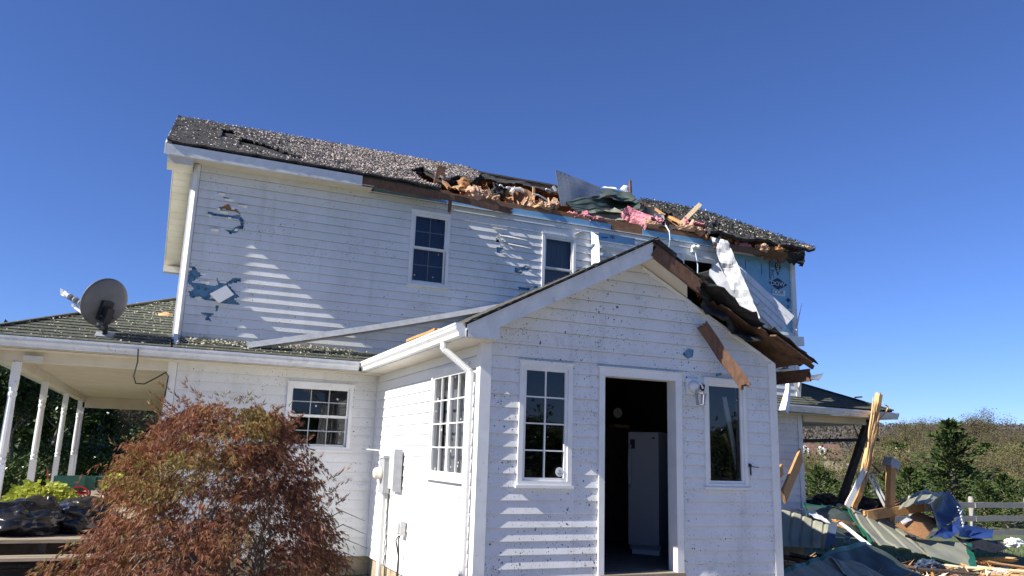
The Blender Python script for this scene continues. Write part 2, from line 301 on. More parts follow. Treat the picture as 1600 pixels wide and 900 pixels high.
        for j in range(nv):
            for i in range(nu):
                fs.append((I(i,j), I(i+1,j), I(i+1,j+1), I(i,j+1))); mm.append(mi)
                fs.append((m+I(i,j+1), m+I(i+1,j+1), m+I(i+1,j), m+I(i,j))); mm.append(mi if mback is None else mback)
        for i in range(nu):
            fs.append((I(i,0), m+I(i,0), m+I(i+1,0), I(i+1,0))); fs.append((I(i+1,nv), m+I(i+1,nv), m+I(i,nv), I(i,nv))); mm += [mi, mi]
        for j in range(nv):
            fs.append((I(0,j+1), m+I(0,j+1), m+I(0,j), I(0,j))); fs.append((I(nu,j), m+I(nu,j), m+I(nu,j+1), I(nu,j+1))); mm += [mi, mi]
        o = len(s.v); s.v += [tuple(x) for x in vs]; s.f += [tuple(k+o for k in f) for f in fs]; s.m += mm
    def blob(s, c, rx, ry, rz, amp=0.35, fr=2.0, sub=3, seed=0, rot=0.0, ridge=False, mi=0):
        import bmesh
        bm = bmesh.new(); bmesh.ops.create_icosphere(bm, subdivisions=sub, radius=1.0)
        so = Vector((seed*2.7, seed*1.3, seed*0.7)); vs = []
        cr, sr = math.cos(rot), math.sin(rot)
        for v in bm.verts:
            p = v.co.copy(); q = p*fr+so
            h = noise.noise(q)+0.5*noise.noise(q*2.1)+0.25*noise.noise(q*4.3)
            if ridge: h = 0.6*h + 0.5*(0.5-abs(noise.noise(q*1.6)))*1.2 + 0.25*(0.5-abs(noise.noise(q*3.9)))
            p *= 1+amp*h
            x, y, z = p.x*rx, p.y*ry, p.z*rz
            vs.append(Vector(c)+Vector((x*cr-z*sr, y, x*sr+z*cr)))
        s.add(vs, [tuple(v.index for v in f.verts) for f in bm.faces], mi); bm.free()
    def build(s, name, mats, parent=None, smooth=False, auto=None):
        me = bpy.data.meshes.new(name); off = (0, 0, 0)
        if parent is not None:
            q = parent; off = Vector((0, 0, 0))
            while q is not None: off = off+q.location; q = q.parent
        vs = [(x-off[0], y-off[1], z-off[2]) for (x, y, z) in s.v]
        me.from_pydata(vs, [], s.f)
        for m_ in (mats if isinstance(mats, (list, tuple)) else [mats]): me.materials.append(m_)
        me.polygons.foreach_set('material_index', s.m)
        if smooth: me.polygons.foreach_set('use_smooth', [True]*len(s.f))
        me.update()
        o = bpy.data.objects.new(name, me); COL.objects.link(o); o.parent = parent
        return o
def tag(o, label=None, cat=None, group=None, kind=None):
    if label: o['label'] = label
    if cat: o['category'] = cat
    if group: o['group'] = group
    if kind: o['kind'] = kind
    return o
def thing(name, loc, label, cat, group=None):
    o = bpy.data.objects.new(name, None); COL.objects.link(o); o.location = loc; o.empty_display_size = 0.1
    return tag(o, label, cat, group)
def copy_tree(o, parent=None):
    c = o.copy(); COL.objects.link(c)
    if parent is not None: c.parent = parent
    for ch in list(o.children): copy_tree(ch, c)
    return c
def solo(name, mb, mats, label, cat, group=None, smooth=False):
    """one-mesh thing with its origin at its own base"""
    vs = np.array(mb.v); c = (vs.min(0)+vs.max(0))/2; c[2] = vs[:, 2].min()
    mb.v = [tuple(p) for p in (vs-c)]
    o = mb.build(name, mats, None, smooth); o.location = c
    return tag(o, label, cat, group)
def quads(name, P, mats, mi, parent=None, off=None):
    """P: (n,4,3) array of loose quads"""
    n = len(P); me = bpy.data.meshes.new(name); P = np.asarray(P, dtype=np.float32)
    if off is not None: P = P-np.array(off, dtype=np.float32)
    me.vertices.add(4*n); me.vertices.foreach_set('co', P.reshape(-1)); me.loops.add(4*n); me.loops.foreach_set('vertex_index', np.arange(4*n, dtype=np.int32))
    me.polygons.add(n); me.polygons.foreach_set('loop_start', np.arange(n, dtype=np.int32)*4)
    for m_ in mats: me.materials.append(m_)
    me.polygons.foreach_set('material_index', np.asarray(mi, dtype=np.int32)); me.update(calc_edges=True); me.validate()
    o = bpy.data.objects.new(name, me); COL.objects.link(o); o.parent = parent
    return o
def leaves(C, Dr, ln, wd):
    """diamond leaves at C along Dr"""
    C = np.asarray(C); Dr = np.asarray(Dr); Dr = Dr/np.linalg.norm(Dr, axis=1, keepdims=True); n = len(C)
    a = np.cross(Dr, rng.normal(size=(n, 3))); a /= np.linalg.norm(a, axis=1, keepdims=True)
    ln = np.broadcast_to(np.asarray(ln, dtype=float), (n,))[:, None]; wd = np.broadcast_to(np.asarray(wd, dtype=float), (n,))[:, None]
    return np.stack([C, C+Dr*ln*0.45+a*wd*0.5, C+Dr*ln, C+Dr*ln*0.45-a*wd*0.5], 1)

ZV = Vector((0, 0, 1))
def lap(mb, O, U, Nn, z0, z1, u0, u1, holes=(), e=0.132, dep=0.013, left=None, right=None, Vd=ZV, step=0.45, wav=0.0015, seed=0, mi=0, base=0.0, lip=0):
    """courses of lapped boards (or shingles) on a plane, clipped by slanted ends and openings"""
    O, U, Nn, Vd = Vector(O), Vector(U), Vector(Nn), Vector(Vd); k = 0
    L = left or (lambda z: u0); Rr = right or (lambda z: u1)
    while True:
        zb = z0+k*e
        if zb >= z1-1e-6: break
        zt = min(zb+e, z1); k += 1
        bk = {max(u0, min(L(zb), L(zt))), min(u1, max(Rr(zb), Rr(zt)))}
        lo, hi = min(bk), max(bk)
        if hi-lo < 1e-4: continue
        for h in holes:
            if h[3] > zb and h[2] < zt:
                for x in h[:2]:
                    if lo < x < hi: bk.add(x)
        bk = sorted(bk)
        for a, b in zip(bk[:-1], bk[1:]):
            mid = (a+b)/2; rs = [(zb, zt)]
            for h in holes:
                if h[0] < mid < h[1]:
                    nr = []
                    for (p, q) in rs:
                        if h[3] <= p or h[2] >= q: nr.append((p, q)); continue
                        if h[2] > p: nr.append((p, h[2]))
                        if h[3] < q: nr.append((h[3], q))
                    rs = nr
            for (p, q) in rs:
                if q-p < 1e-4: continue
                n = max(1, int((b-a)/step)); vs = []; fs = []
                for i in range(n+1):
                    t = i/n; row = []
                    for z in (p, q):
                        aa = max(u0, L(z)) if a == bk[0] else a; bb = min(u1, Rr(z)) if b == bk[-1] else b
                        if bb < aa: bb = aa
                        u = aa+(bb-aa)*t
                        w_ = wav*noise.noise(Vector((u*1.3+seed, k*3.7, seed*2.0)))
                        off = base+dep*(1-(z-zb)/e)+w_*(1 if z < zb+e*0.5 else 0.4)
                        row.append(O+U*u+Vd*z+Nn*off)
                        if z == p: pb = O+U*u+Vd*p+Nn*(base-0.002)
                    vs += [pb, row[0], row[1]]
                for i in range(n):
                    o = 3*i
                    fs.append((o+1, o+4, o+5, o+2))
                mb.add(vs, fs, mi)
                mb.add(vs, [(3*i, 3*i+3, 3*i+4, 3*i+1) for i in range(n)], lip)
def panel(mb, O, U, Nn, u0, u1, z0, z1, holes, th, mi=0, Vd=ZV):
    """flat wall core with openings: faces both ways and reveals"""
    O, U, Nn, Vd = map(Vector, (O, U, Nn, Vd))
    us = sorted({u0, u1, *[x for h in holes for x in h[:2] if u0 < x < u1]}); zs = sorted({z0, z1, *[x for h in holes for x in h[2:] if z0 < x < z1]})
    def P(u, z, o): return O+U*u+Vd*z-Nn*o
    inh = lambda u, z: any(h[0] < u < h[1] and h[2] < z < h[3] for h in holes) or not (u0 < u < u1 and z0 < z < z1)
    for i in range(len(us)-1):
        for j in range(len(zs)-1):
            a, b, c, d = us[i], us[i+1], zs[j], zs[j+1]; mu, mz = (a+b)/2, (c+d)/2
            if inh(mu, mz): continue
            mb.add([P(a,c,0),P(b,c,0),P(b,d,0),P(a,d,0)], [(0,1,2,3)], mi); mb.add([P(a,c,th),P(b,c,th),P(b,d,th),P(a,d,th)], [(3,2,1,0)], mi)
            for (x, y, e0, e1) in ((a-1e-5, mz, (a,c), (a,d)), (b+1e-5, mz, (b,d), (b,c)), (mu, c-1e-5, (b,c), (a,c)), (mu, d+1e-5, (a,d), (b,d))):
                if inh(x, y): mb.add([P(*e0,0),P(*e1,0),P(*e1,th),P(*e0,th)], [(0,1,2,3)], mi)

# ---------------------------------------------------------------- the ground and far land
def gz(x, y):
    d = math.hypot(x+3, y+7)
    t = min(1, max(0, (x-8)/8)); t = t*t*(3-2*t)
    h = -0.58 - 0.5*t
    t2 = min(1, max(0, (d-330)/620)); t2 = t2*t2*(3-2*t2)
    return h + t2*(40 + 7*noise.noise(Vector((x*0.0016, y*0.0016, 1.0))) + 4*noise.noise(Vector((x*0.005, y*0.005, 4.0))))
def radial(name, rings, nseg, m, a0=0, a1=2*math.pi, kind='structure', dz=0.0):
    mb = MB(); vs = []; fs = []
    for r in rings:
        for k in range(nseg+1):
            a = a0+(a1-a0)*k/nseg; x = -3+r*math.sin(a); y = -7+r*math.cos(a); vs.append((x, y, gz(x, y)+dz))
    n = nseg+1
    for i in range(len(rings)-1):
        for k in range(nseg): fs.append((i*n+k, i*n+k+1, (i+1)*n+k+1, (i+1)*n+k))
    mb.add([v for v in vs], [f[::-1] for f in fs]); o = mb.build(name, m, None, True); o['kind'] = kind; return o
radial('ground', [0.01, 2, 4, 6, 8, 10, 12, 14, 16, 18, 20, 23, 27, 32, 40, 60, 90, 140, 200, 260, 330, 400, 470, 540, 620, 700, 780, 860, 950, 1100, 1400, 2200, 4200], 160, m_grass)

b = MB(); b.patch((-7.5, -12.0, -0.565), (7.0, -12.0, -0.565), (7.0, -0.4, -0.565), (-7.5, -0.4, -0.565), 40, 40, 0.02, 0.008, 2); o = b.build('bounce_gravel', m_bounce_gravel); o['kind'] = 'structure'  # unseen pale ground, added to bounce light onto the front wall
b = MB(); b.patch((-7.5, -0.39, -0.56), (-0.15, -0.39, -0.56), (-0.15, 3.85, -0.56), (-7.5, 3.85, -0.56), 20, 12, 0.03, 0.004, 2); o = b.build('bounce_slab', m_bounce_concrete); o['kind'] = 'structure'  # pale slab added to bounce light onto the lower long wall

# ---------------------------------------------------------------- the farmhouse
HX0, HX1, HY1 = -2.94, 8.28, 11.40
X_, Y_ = Vector((1, 0, 0)), Vector((0, 1, 0))
house = thing('farmhouse', (2.7, 6.0, -0.55), 'white clapboard farmhouse with its roof torn open and a gabled front entry room', 'house')
FO, FN = Vector((0, D, 0)), Vector((0, -1, 0))         # long front wall
AO = Vector((0, 0, 0))                                  # entry room front wall (y = 0)
SO, SU, SN = Vector((0, 0, 0)), Vector((0, -1, 0)), Vector((-1, 0, 0))   # entry room left wall, u = -y
def ub(mb, O, U, Nn, a, b, c, d, n0, n1, mi=0):
    O, U, Nn = Vector(O), Vector(U), Vector(Nn)
    mb.obox(O+U*((a+b)/2)+ZV*((c+d)/2)+Nn*((n0+n1)/2), U*((b-a)/2), ZV*((d-c)/2), Nn*((n1-n0)/2), mi)
def window(O, U, Nn, u0, u1, z0, z1, style, nx, ny, parent=None, back=None, cas=0.05, label=None, glass=None, sashes=1, sill=True, open_=False, munt=None):
    P = house; mb = MB(); pr = 0.036
    ub(mb, O, U, Nn, u0, u0+cas, z0, z1, -0.02, pr); ub(mb, O, U, Nn, u1-cas, u1, z0, z1, -0.02, pr)
    ub(mb, O, U, Nn, u0+cas, u1-cas, z1-cas, z1, -0.02, pr); ub(mb, O, U, Nn, u0+cas, u1-cas, z0, z0+cas*0.8, -0.02, pr)
    ub(mb, O, U, Nn, u0-0.012, u1+0.012, z1, z1+0.018, 0.0, pr+0.012)
    wn = mb.build('window', m_trim, P)
    if label: wn['label'] = label
    if sill:
        s = MB(); ub(s, O, U, Nn, u0-0.02, u1+0.02, z0-0.03, z0-0.001, 0.0, 0.052); s.build('sill', m_trim, wn)
    a, b, c, d = u0+cas, u1-cas, z0+cas*0.8, z1-cas; fwid = 0.032
    def sash(a, b, c, d, nx, ny, n0, n1):
        s = MB()
        ub(s, O, U, Nn, a, a+fwid, c, d, n0, n1); ub(s, O, U, Nn, b-fwid, b, c, d, n0, n1)
        ub(s, O, U, Nn, a+fwid, b-fwid, c, c+fwid, n0, n1); ub(s, O, U, Nn, a+fwid, b-fwid, d-fwid, d, n0, n1)
        for i in range(1, nx):
            u = a+fwid+(b-a-2*fwid)*i/nx; ub(s, O, U, Nn, u-0.007, u+0.007, c+fwid, d-fwid, n0+0.004, n1-0.006, 1)
        for j in range(1, ny):
            z = c+fwid+(d-c-2*fwid)*j/ny; ub(s, O, U, Nn, a+fwid, b-fwid, z-0.007, z+0.007, n0+0.005, n1-0.007, 1)
        s.build('sash', [m_trim, munt or m_trim], wn)
        if not open_:
            g = MB(); nm = (n0+n1)/2-0.004; o = Vector(O)
            g.add([o+U*a+ZV*c+Nn*nm, o+U*b+ZV*c+Nn*nm, o+U*b+ZV*d+Nn*nm, o+U*a+ZV*d+Nn*nm], [(0, 1, 2, 3)])
            g.build('pane', glass or m_glass, wn)
    if style == 'dh':
        m_ = (c+d)/2
        sash(a, b, m_-0.005, d, nx, ny, -0.014, 0.014); sash(a, b, c, m_+0.02, nx, ny, -0.042, -0.015)
    else:
        for k in range(sashes):
            w_ = (b-a)/sashes; sash(a+k*w_, a+(k+1)*w_, c, d, nx, ny, -0.02, 0.018)
    if back:
        bk = MB(); o = Vector(O); nn = -0.14
        vs = []; n = 14
        for i in range(n+1):
            u = a+(b-a)*i/n; off = nn-0.012*math.sin(i*1.9)
            vs += [o+U*u+ZV*(c-0.05)+Nn*off, o+U*u+ZV*(d+0.05)+Nn*off]
        bk.add(vs, [(2*i, 2*i+2, 2*i+3, 2*i+1) for i in range(n)]); bk.build('curtain', back, wn)
    return (u0, u1, z0, z1)
W_mw = window(FO, X_, FN, -1.347, -0.386, 1.175, 2.12, 'dh', 3, 2, glass=m_glass_dirty, munt=m_grey, label='square twelve-light sash window beside the red maple')
W_u1 = window(FO, X_, FN, 0.346, 1.011, 3.792, 5.002, 'dh', 2, 2, back=m_blind, munt=m_blindgrid, label='tall upstairs sash window with a navy blind')
W_u2 = window(FO, X_, FN, 2.69, 3.342, 3.75, 4.95, 'dh', 1, 1, back=m_curtain, label='upstairs sash window with grey curtain behind rubbed glass')
W_u3 = window(FO, X_, FN, 5.58, 6.36, 3.75, 4.93, 'dh', 1, 1, cas=0.035, label='upstairs window with its glass blown out', open_=True)
W_wl = window(AO, X_, FN, 0.41, 1.031, 0.889, 2.143, 'c', 2, 4, glass=m_glass_dirty, cas=0.052, label='eight-light casement left of the open doorway')
W_wr = window(AO, X_, FN, 2.741, 3.341, 0.899, 2.115, 'c', 1, 1, cas=0.045, label='single-light casement right of the open doorway')
W_sd = window(SO, SU, SN, -1.59, -0.34, 0.905, 2.12, 'c', 2, 4, sashes=2, glass=m_glass_dirty, label='pair of eight-light casements on the sunlit side wall', back=m_curtain)
def hol(w_, c=0.05): return (w_[0]+c, w_[1]-c, w_[2]+c*0.8, w_[3]-c)
DOOR = (1.423, 2.341, 0.0, 2.06)

# holes torn through the siding down to the foam, as ragged strips
holesA = [
 ([(170,280),(250,260),(300,230),(330,270),(400,300),(445,340),(455,370),(430,350),(370,320),(300,315),(250,300),(180,305)], 8.18, 320, 290, m_ply, m_foamdark),
 ([(48,335),(140,350),(330,385),(440,370),(490,430),(500,470),(490,550),(440,560),(410,600),(330,620),(300,590),(245,560),(330,575),(370,550),(430,520),(460,500),(450,460),(420,420),(340,410),(200,395),(50,370)], 8.18, 320, 290, m_foamdark, m_dark),
 ([(230,140),(320,152),(318,162),(240,160)], 8.18, 320, 290, m_foamdark, None),
 ([(405,170),(430,130),(435,70),(470,80),(500,120),(535,130),(500,150),(450,180),(550,200),(600,210),(640,205),(620,155),(650,185),(690,190),(740,155),(795,155),(790,180),(730,190),(700,200),(760,260),(780,290),(740,300),(790,345),(700,335),(560,310),(440,290),(430,250),(470,230),(440,200),(410,190)], 4.5, 200, 400, m_foamdark, m_dark),
 ([(500,395),(560,400),(610,400),(620,350),(640,355),(620,400),(570,430),(585,460),(540,445),(550,420)], 4.5, 200, 400, m_foamdark, None),
 ([(880,570),(910,585),(905,595),(882,590)], 3.75, 540, 220, m_dark, None), ([(885,625),(920,630),(915,660),(890,655)], 3.75, 540, 220, m_foamdark, None),
 ([(990,745),(1040,740),(1050,730),(1078,732),(1080,755),(1040,760),(1030,778),(992,775)], 3.75, 540, 220, m_foamdark, None),
 ([(1010,855),(1080,862),(1075,880),(1030,870),(1015,878)], 3.75, 540, 220, m_foamdark, None), ([(1100,852),(1130,850),(1125,870),(1105,872)], 3.75, 540, 220, m_foamdark, None)]
HOLES = []; HB = []
for P_, sc_, ox, oy, ma, _ in holesA:
    q = [PY(ox+x/sc_, oy+y/sc_, D-0.015) for x, y in P_]; Q = [(p.x, p.z) for p in q]
    zs = [p[1] for p in Q]; HB.append((min(p[0] for p in Q)-0.03, max(p[0] for p in Q)+0.03, min(zs)-0.03, max(zs)+0.03, ma))
    z = min(zs)
    while z < max(zs):
        dz = random.uniform(0.010, 0.024); zm = z+dz/2; xs_ = []
        for a_ in range(len(Q)):
            (x0_, z0_), (x1_, z1_) = Q[a_], Q[(a_+1) % len(Q)]
            if (z0_ > zm) != (z1_ > zm): xs_.append(x0_+(zm-z0_)*(x1_-x0_)/(z1_-z0_))
        xs_.sort()
        for a_ in range(0, len(xs_)-1, 2):
            l_, r_ = xs_[a_]+random.uniform(-0.012, 0.006), xs_[a_+1]+random.uniform(-0.006, 0.012)
            if r_-l_ > 0.004: HOLES.append((l_, r_, z, z+dz))
        z += dz
# long front wall: core, foam, siding
fw_wins = [W_mw, W_u1, W_u2, W_u3]
c = MB(); panel(c, FO, X_, FN, HX0, HX1, -0.32, 5.2, [hol(w_) for w_ in fw_wins]+[(0.2, 3.6, 0, 2.3)], 0.12); c.build('wall_core', m_room, house)
f = MB(); panel(f, FO+FN*0.006, X_, FN, 3.7, HX1, 3.6, 5.14, fw_wins, 0.005); f.build('foam_sheathing', m_foam, house)
s = MB()
EXP1 = (6.72, 8.19, 3.70, 5.135); EXP2 = (3.81, 4.56, 4.985, 5.12); EXP3 = (3.83, 4.56, 4.86, 4.985)
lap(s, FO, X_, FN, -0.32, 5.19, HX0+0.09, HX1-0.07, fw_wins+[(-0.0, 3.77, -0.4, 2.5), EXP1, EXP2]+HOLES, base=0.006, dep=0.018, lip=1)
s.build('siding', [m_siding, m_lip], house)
for hx0, hx1, hz0, hz1, ma in HB:
    b = MB(); b.patch((hx0, D-0.004, hz0), (hx1, D-0.004, hz0), (hx1, D-0.004, hz1), (hx0, D-0.004, hz1), 14, 10, 0.003, 0.004, 9); b.build('foam_sheathing', ma, house)
    for _ in range(max(2, int((hx1-hx0)*9))):      # bits of broken clapboard curling out round the hole
        b = MB(); c_ = V(random.uniform(hx0, hx1), D-0.03, random.uniform(hz0, hz1)); l_ = random.uniform(0.02, 0.07)
        b.patch(c_+V(-l_, 0.01, -0.012), c_+V(l_, 0.012, -0.016), c_+V(l_*0.9, -0.02, 0.016), c_+V(-l_*0.8, -0.012, 0.012), 5, 3, 0.002, 0.012, 14, ragged=0.012, seed=int(l_*1000))
        b.build('torn_clapboard', m_siding, house)
b = MB()   # corner boards
b.box((HX0-0.032, D-0.034, -0.32), (HX0+0.085, D-0.003, 5.19)); b.box((HX0-0.03, D-0.0035, -0.32), (HX0-0.001, D+0.09, 5.19)); b.build('corner_board', m_trim, house); b = MB()
b.box((HX1-0.07, D-0.034, -0.32), (HX1+0.032, D-0.003, 5.17)); b.box((HX1+0.001, D-0.0035, -0.32), (HX1+0.03, D+0.09, 5.17))
b.build('corner_board', m_trim, house)
# gable end and rear walls
RS = 1.92/3.85
def zroof(y): return 5.33+RS*(y-4.0) if y < 7.85 else 7.25-RS*(y-7.85)
g = MB()
for X in (HX0, HX1-0.12):
    g.prism([(X, D+0.001, -0.32), (X, HY1, -0.32), (X, HY1, zroof(HY1)-0.2), (X, 7.85, 6.95), (X, D+0.001, 5.2)], (1, 0, 0), 0.12)
g.box((HX0+0.12, HY1-0.12, -0.32), (HX1-0.12, HY1, 5.2)); g.box((HX0+0.12, D+0.12, 2.5), (HX1-0.12, HY1-0.12, 2.6))
g.build('gable_wall', m_siding, house)
s = MB(); lap(s, (HX0, 0, 0), SU, SN, -0.32, 5.2, -HY1, -D-0.09, (), base=0.004)
lap(s, (HX0, 0, 0), SU, SN, 5.2, 6.9, -HY1, -D-0.09, (), base=0.004, left=lambda z: -(15.7-(4.0+(z-5.18)/RS))+0.0, right=lambda z: -(4.0+(z-5.18)/RS))
lap(s, (HX1, 0, 0), Vector((0, 1, 0)), Vector((1, 0, 0)), -0.32, 5.2, D+0.09, HY1, (), base=0.004)
s.build('siding', m_siding_side, house)
f = MB(); f.box((HX0+0.13, D+0.13, 5.12), (HX1-0.13, HY1-0.13, 5.18)); f.build('attic_floor', m_osb, house)
f = MB(); f.box((HX0+0.02, D+0.02, -0.62), (HX1-0.02, HY1-0.02, -0.322)); f.box((0.03, 0.03, -0.62), (3.74, D+0.015, -0.322))
f.build('foundation', m_block, house)

# ---- main roof
RO, RV, RN = Vector((0, 4.0, 5.33)), Vector((0, 3.85, 1.92)).normalized(), Vector((0, -1.92, 3.85)).normalized()
RL = math.hypot(3.85, 1.92)
def proj(p):
    q = Vector(p)-CAM; z = q.dot(fw); return (800+F*q.dot(RT)/z, 450-F*q.dot(UP)/z)
def inpoly(x, y, P):
    r = False; n = len(P)
    for i in range(n):
        x0, y0 = P[i]; x1, y1 = P[(i+1) % n]
        if (y0 > y) != (y1 > y) and x < (x1-x0)*(y-y0)/(y1-y0)+x0: r = not r
    return r
def roofpt(x, s_, h=0.0): return RO+X_*x+RV*s_+RN*h
def cellsheet(mb, keep, x0, x1, s0, s1, st, pt, th, bump=0.01, jit=0.3, lift=None, mi=0, mback=None):
    nx, ns = int((x1-x0)/st), int((s1-s0)/st); idx = {}; 
    cells = {(i, j) for i in range(nx) for j in range(ns) if keep(x0+(i+0.5)*st, s0+(j+0.5)*st)}
    def vert(i, j):
        if (i, j) in idx: return idx[(i, j)]
        inner = all((i-a, j-b_) in cells for a in (0, 1) for b_ in (0, 1))
        x, s_ = x0+i*st, s0+j*st
        if not inner and 0 < i < nx and 0 < j < ns: x += random.uniform(-jit, jit)*st; s_ += random.uniform(-jit, jit)*st
        h = bump*noise.noise(Vector((x*4, s_*4, 0)))+bump*noise.noise(Vector((x*11, s_*11, 3)))
        if lift: h += lift(x, s_)
        if not inner and 0 < j < ns: h += random.uniform(-0.3, 1)*bump*1.5
        a = len(mb.v); mb.v.append(tuple(pt(x, s_, h))); mb.v.append(tuple(pt(x, s_, h-th))); idx[(i, j)] = a; return a
    for (i, j) in sorted(cells):
        a, b_, c_, d_ = vert(i, j), vert(i+1, j), vert(i+1, j+1), vert(i, j+1)
        mb.f += [(a, b_, c_, d_), (d_+1, c_+1, b_+1, a+1)]; mb.m += [mi, mi if mback is None else mback]
        for (p, q, nb) in ((a, b_, (i, j-1)), (b_, c_, (i+1, j)), (c_, d_, (i, j+1)), (d_, a, (i-1, j))):
            if nb not in cells: mb.f.append((p, p+1, q+1, q)); mb.m.append(mi)
S1 = [(240, 225), (262, 170), (640, 235), (738, 262), (750, 275), (738, 286), (715, 280), (693, 285), (660, 266), (638, 270), (665, 288), (705, 299), (748, 311), (746, 322), (640, 305), (565, 290), (240, 240)]
PIT = [[(344, 206), (366, 210), (368, 222), (345, 219)], [(372, 221), (405, 228), (440, 240), (474, 252), (471, 255), (430, 247), (376, 231)]]
S3 = [(1000, 315), (1010, 300), (1300, 300), (1300, 400), (1258, 392), (1235, 392), (1200, 386), (1180, 390), (1158, 384), (1130, 374), (1112, 369), (1095, 352), (1072, 350), (1050, 336), (1020, 332)]
def k1(x, s_):
    p = proj(roofpt(x, s_)); return inpoly(*p, S1) and not any(inpoly(*p, q) for q in PIT)
def k1b(x, s_): return inpoly(*proj(roofpt(x, s_)), S1)
def k3(x, s_): return inpoly(*proj(roofpt(x, s_)), S3)
def sag1(x, s_): t = min(1, max(0, (x-0.0)/1.6)); return -0.07*t*max(0, 1-s_/1.4)
m1 = MB(); cellsheet(m1, k1, -3.34, 2.7, 0.0, RL, 0.0625, lambda x, s_, h: roofpt(x, s_, h+0.045), 0.03, 0.014, lift=lambda x, s_: sag1(x, s_)+0.020*(int(s_/0.0625+0.5) % 2)*(0.6+0.9*noise.noise(Vector((x*5, s_*7, 2))))+0.05*max(0, noise.noise(Vector((x*2.2, s_*3.0, 5)))-0.3))
m1.build('roof_shingles', m_shingle_top, house)
m1 = MB(); cellsheet(m1, k1b, -3.33, 2.6, 0.02, RL, 0.15, lambda x, s_, h: roofpt(x, s_, h), 0.03, 0.004, lift=sag1); m1.build('roof_sheathing', [m_felt], house)
m1 = MB(); cellsheet(m1, k3, 4.8, 8.62, 0.0, RL, 0.075, lambda x, s_, h: roofpt(x, s_, h+0.05), 0.05, 0.035, lift=lambda x, s_: 0.05*noise.noise(Vector((x*2, s_*2, 8))), mback=1)
m1.build('roof_shingles', [m_shingle_top, m_felt], house)
bo, bv, bn = Vector((0, 7.85, 7.25)), Vector((0, 3.85, -1.92)).normalized(), Vector((0, 1.92, 3.85)).normalized()
m1 = MB(); m1.patch((-3.34, 7.83, 7.27), (8.62, 7.83, 7.27), (8.62, 11.75, 5.315), (-3.34, 11.75, 5.315), nu=70, nv=10, th=0.05, amp=0.012, fr=1.5, mback=1)
m1.build('roof_shingles', [m_shingle_top, m_osb], house)
m1 = MB()
for i in range(20):
    x = -2.6+i*0.58
    m1.beam((x, 7.85, 7.10), (x, 11.5, 5.29), 0.04, 0.14, n=1)
    if x > 7.3 or x < 0.6 or (x > 5.2 and i % 2): m1.beam((x, 4.2, 5.32), (x, 7.85, 7.13), 0.04, 0.14, n=1)
m1.beam((-3.0, 7.85, 7.13), (8.4, 7.85, 7.13), 0.04, 0.2, n=1)
m1.build('rafters', m_osb, house)
# eave trim
m1 = MB(); m1.box((-3.335, 4.0, 5.172), (-0.55, 4.028, 5.325)); m1.build('fascia', m_alu, house)
m1 = MB(); m1.beam((-0.549, 4.045, 5.25), (0.75, 4.05, 5.23), 0.035, 0.14, n=5, warp=0.01); m1.beam((0.72, 4.05, 5.23), (2.0, 4.12, 5.19), 0.035, 0.10, n=5, ragged=(0, 0.12), warp=0.03)
m1.beam((0.92, 4.1, 5.27), (0.90, 4.06, 4.98), 0.04, 0.06, n=2, ragged=(0, 0.03)); m1.build('fascia', m_brown, house)
m1 = MB(); lap(m1, (0, 4.03, 5.19), Vector((0, 1, 0)), Vector((0, 0, -1)), -3.30, -0.36, 0.0, D-4.03, (), e=0.24, dep=0.005, Vd=X_)
m1.box((-3.305, 4.03, 5.192), (-0.36, D, 5.205)); m1.box((-3.305, 4.03, 5.06), (-2.96, D+0.03, 5.172)); m1.build('soffit', m_soffit, house)
m1 = MB()
for sgn, y0_, y1_ in ((1, 4.0, 7.85), (-1, 11.7, 7.85)):
    for (xa, xb) in ((-3.36, -3.335),):
        m1.prism([(xa, y0_, 5.17), (xa, y1_, 7.07), (xa, y1_, 7.26), (xa, y0_, 5.335)], (1, 0, 0), 0.022)
m1.build('rake_board', m_trim, house)
m1 = MB()
m1.prism([(-3.335, 7.85, 7.06), (-3.335, 11.7, 5.14), (-2.965, 11.7, 5.14), (-2.965, 7.85, 7.06)], (0, 0, 1), 0.02)
lap(m1, (0, 7.85, 7.06), Vector((-1, 0, 0)), Vector((0, -1.92, -3.85)).normalized(), 0, 4.28, 2.965, 3.335, (), e=0.2, dep=0.006, Vd=bv, base=0.002)
m1.box((-3.36, 11.5, 5.0), (-2.96, 11.72, 5.135)); m1.build('soffit', m_soffit, house)
# stripped top of the wall
m1 = MB()
for (a, b_) in ((-0.30, 2.05), (2.06, 3.62), (3.63, 4.05), (4.72, 8.12)): m1.box((a, D-0.03, 5.205), (b_, D-0.004, 5.312))
m1.build('foam_strip', m_foam, house)
m1 = MB(); m1.box((0.6, D-0.02, 5.314), (8.15, D+0.10, 5.40)); m1.box((4.06, D-0.027, 5.195), (4.71, D-0.003, 5.313)); m1.build('top_plate', m_osb, house)
m1 = MB(); m1.box((-0.36, D-0.05, 5.19), (6.3, D-0.033, 5.204)); m1.box((6.301, D-0.055, 5.145), (8.24, D-0.035, 5.20)); m1.build('siding_edge_trim', m_trim, house)

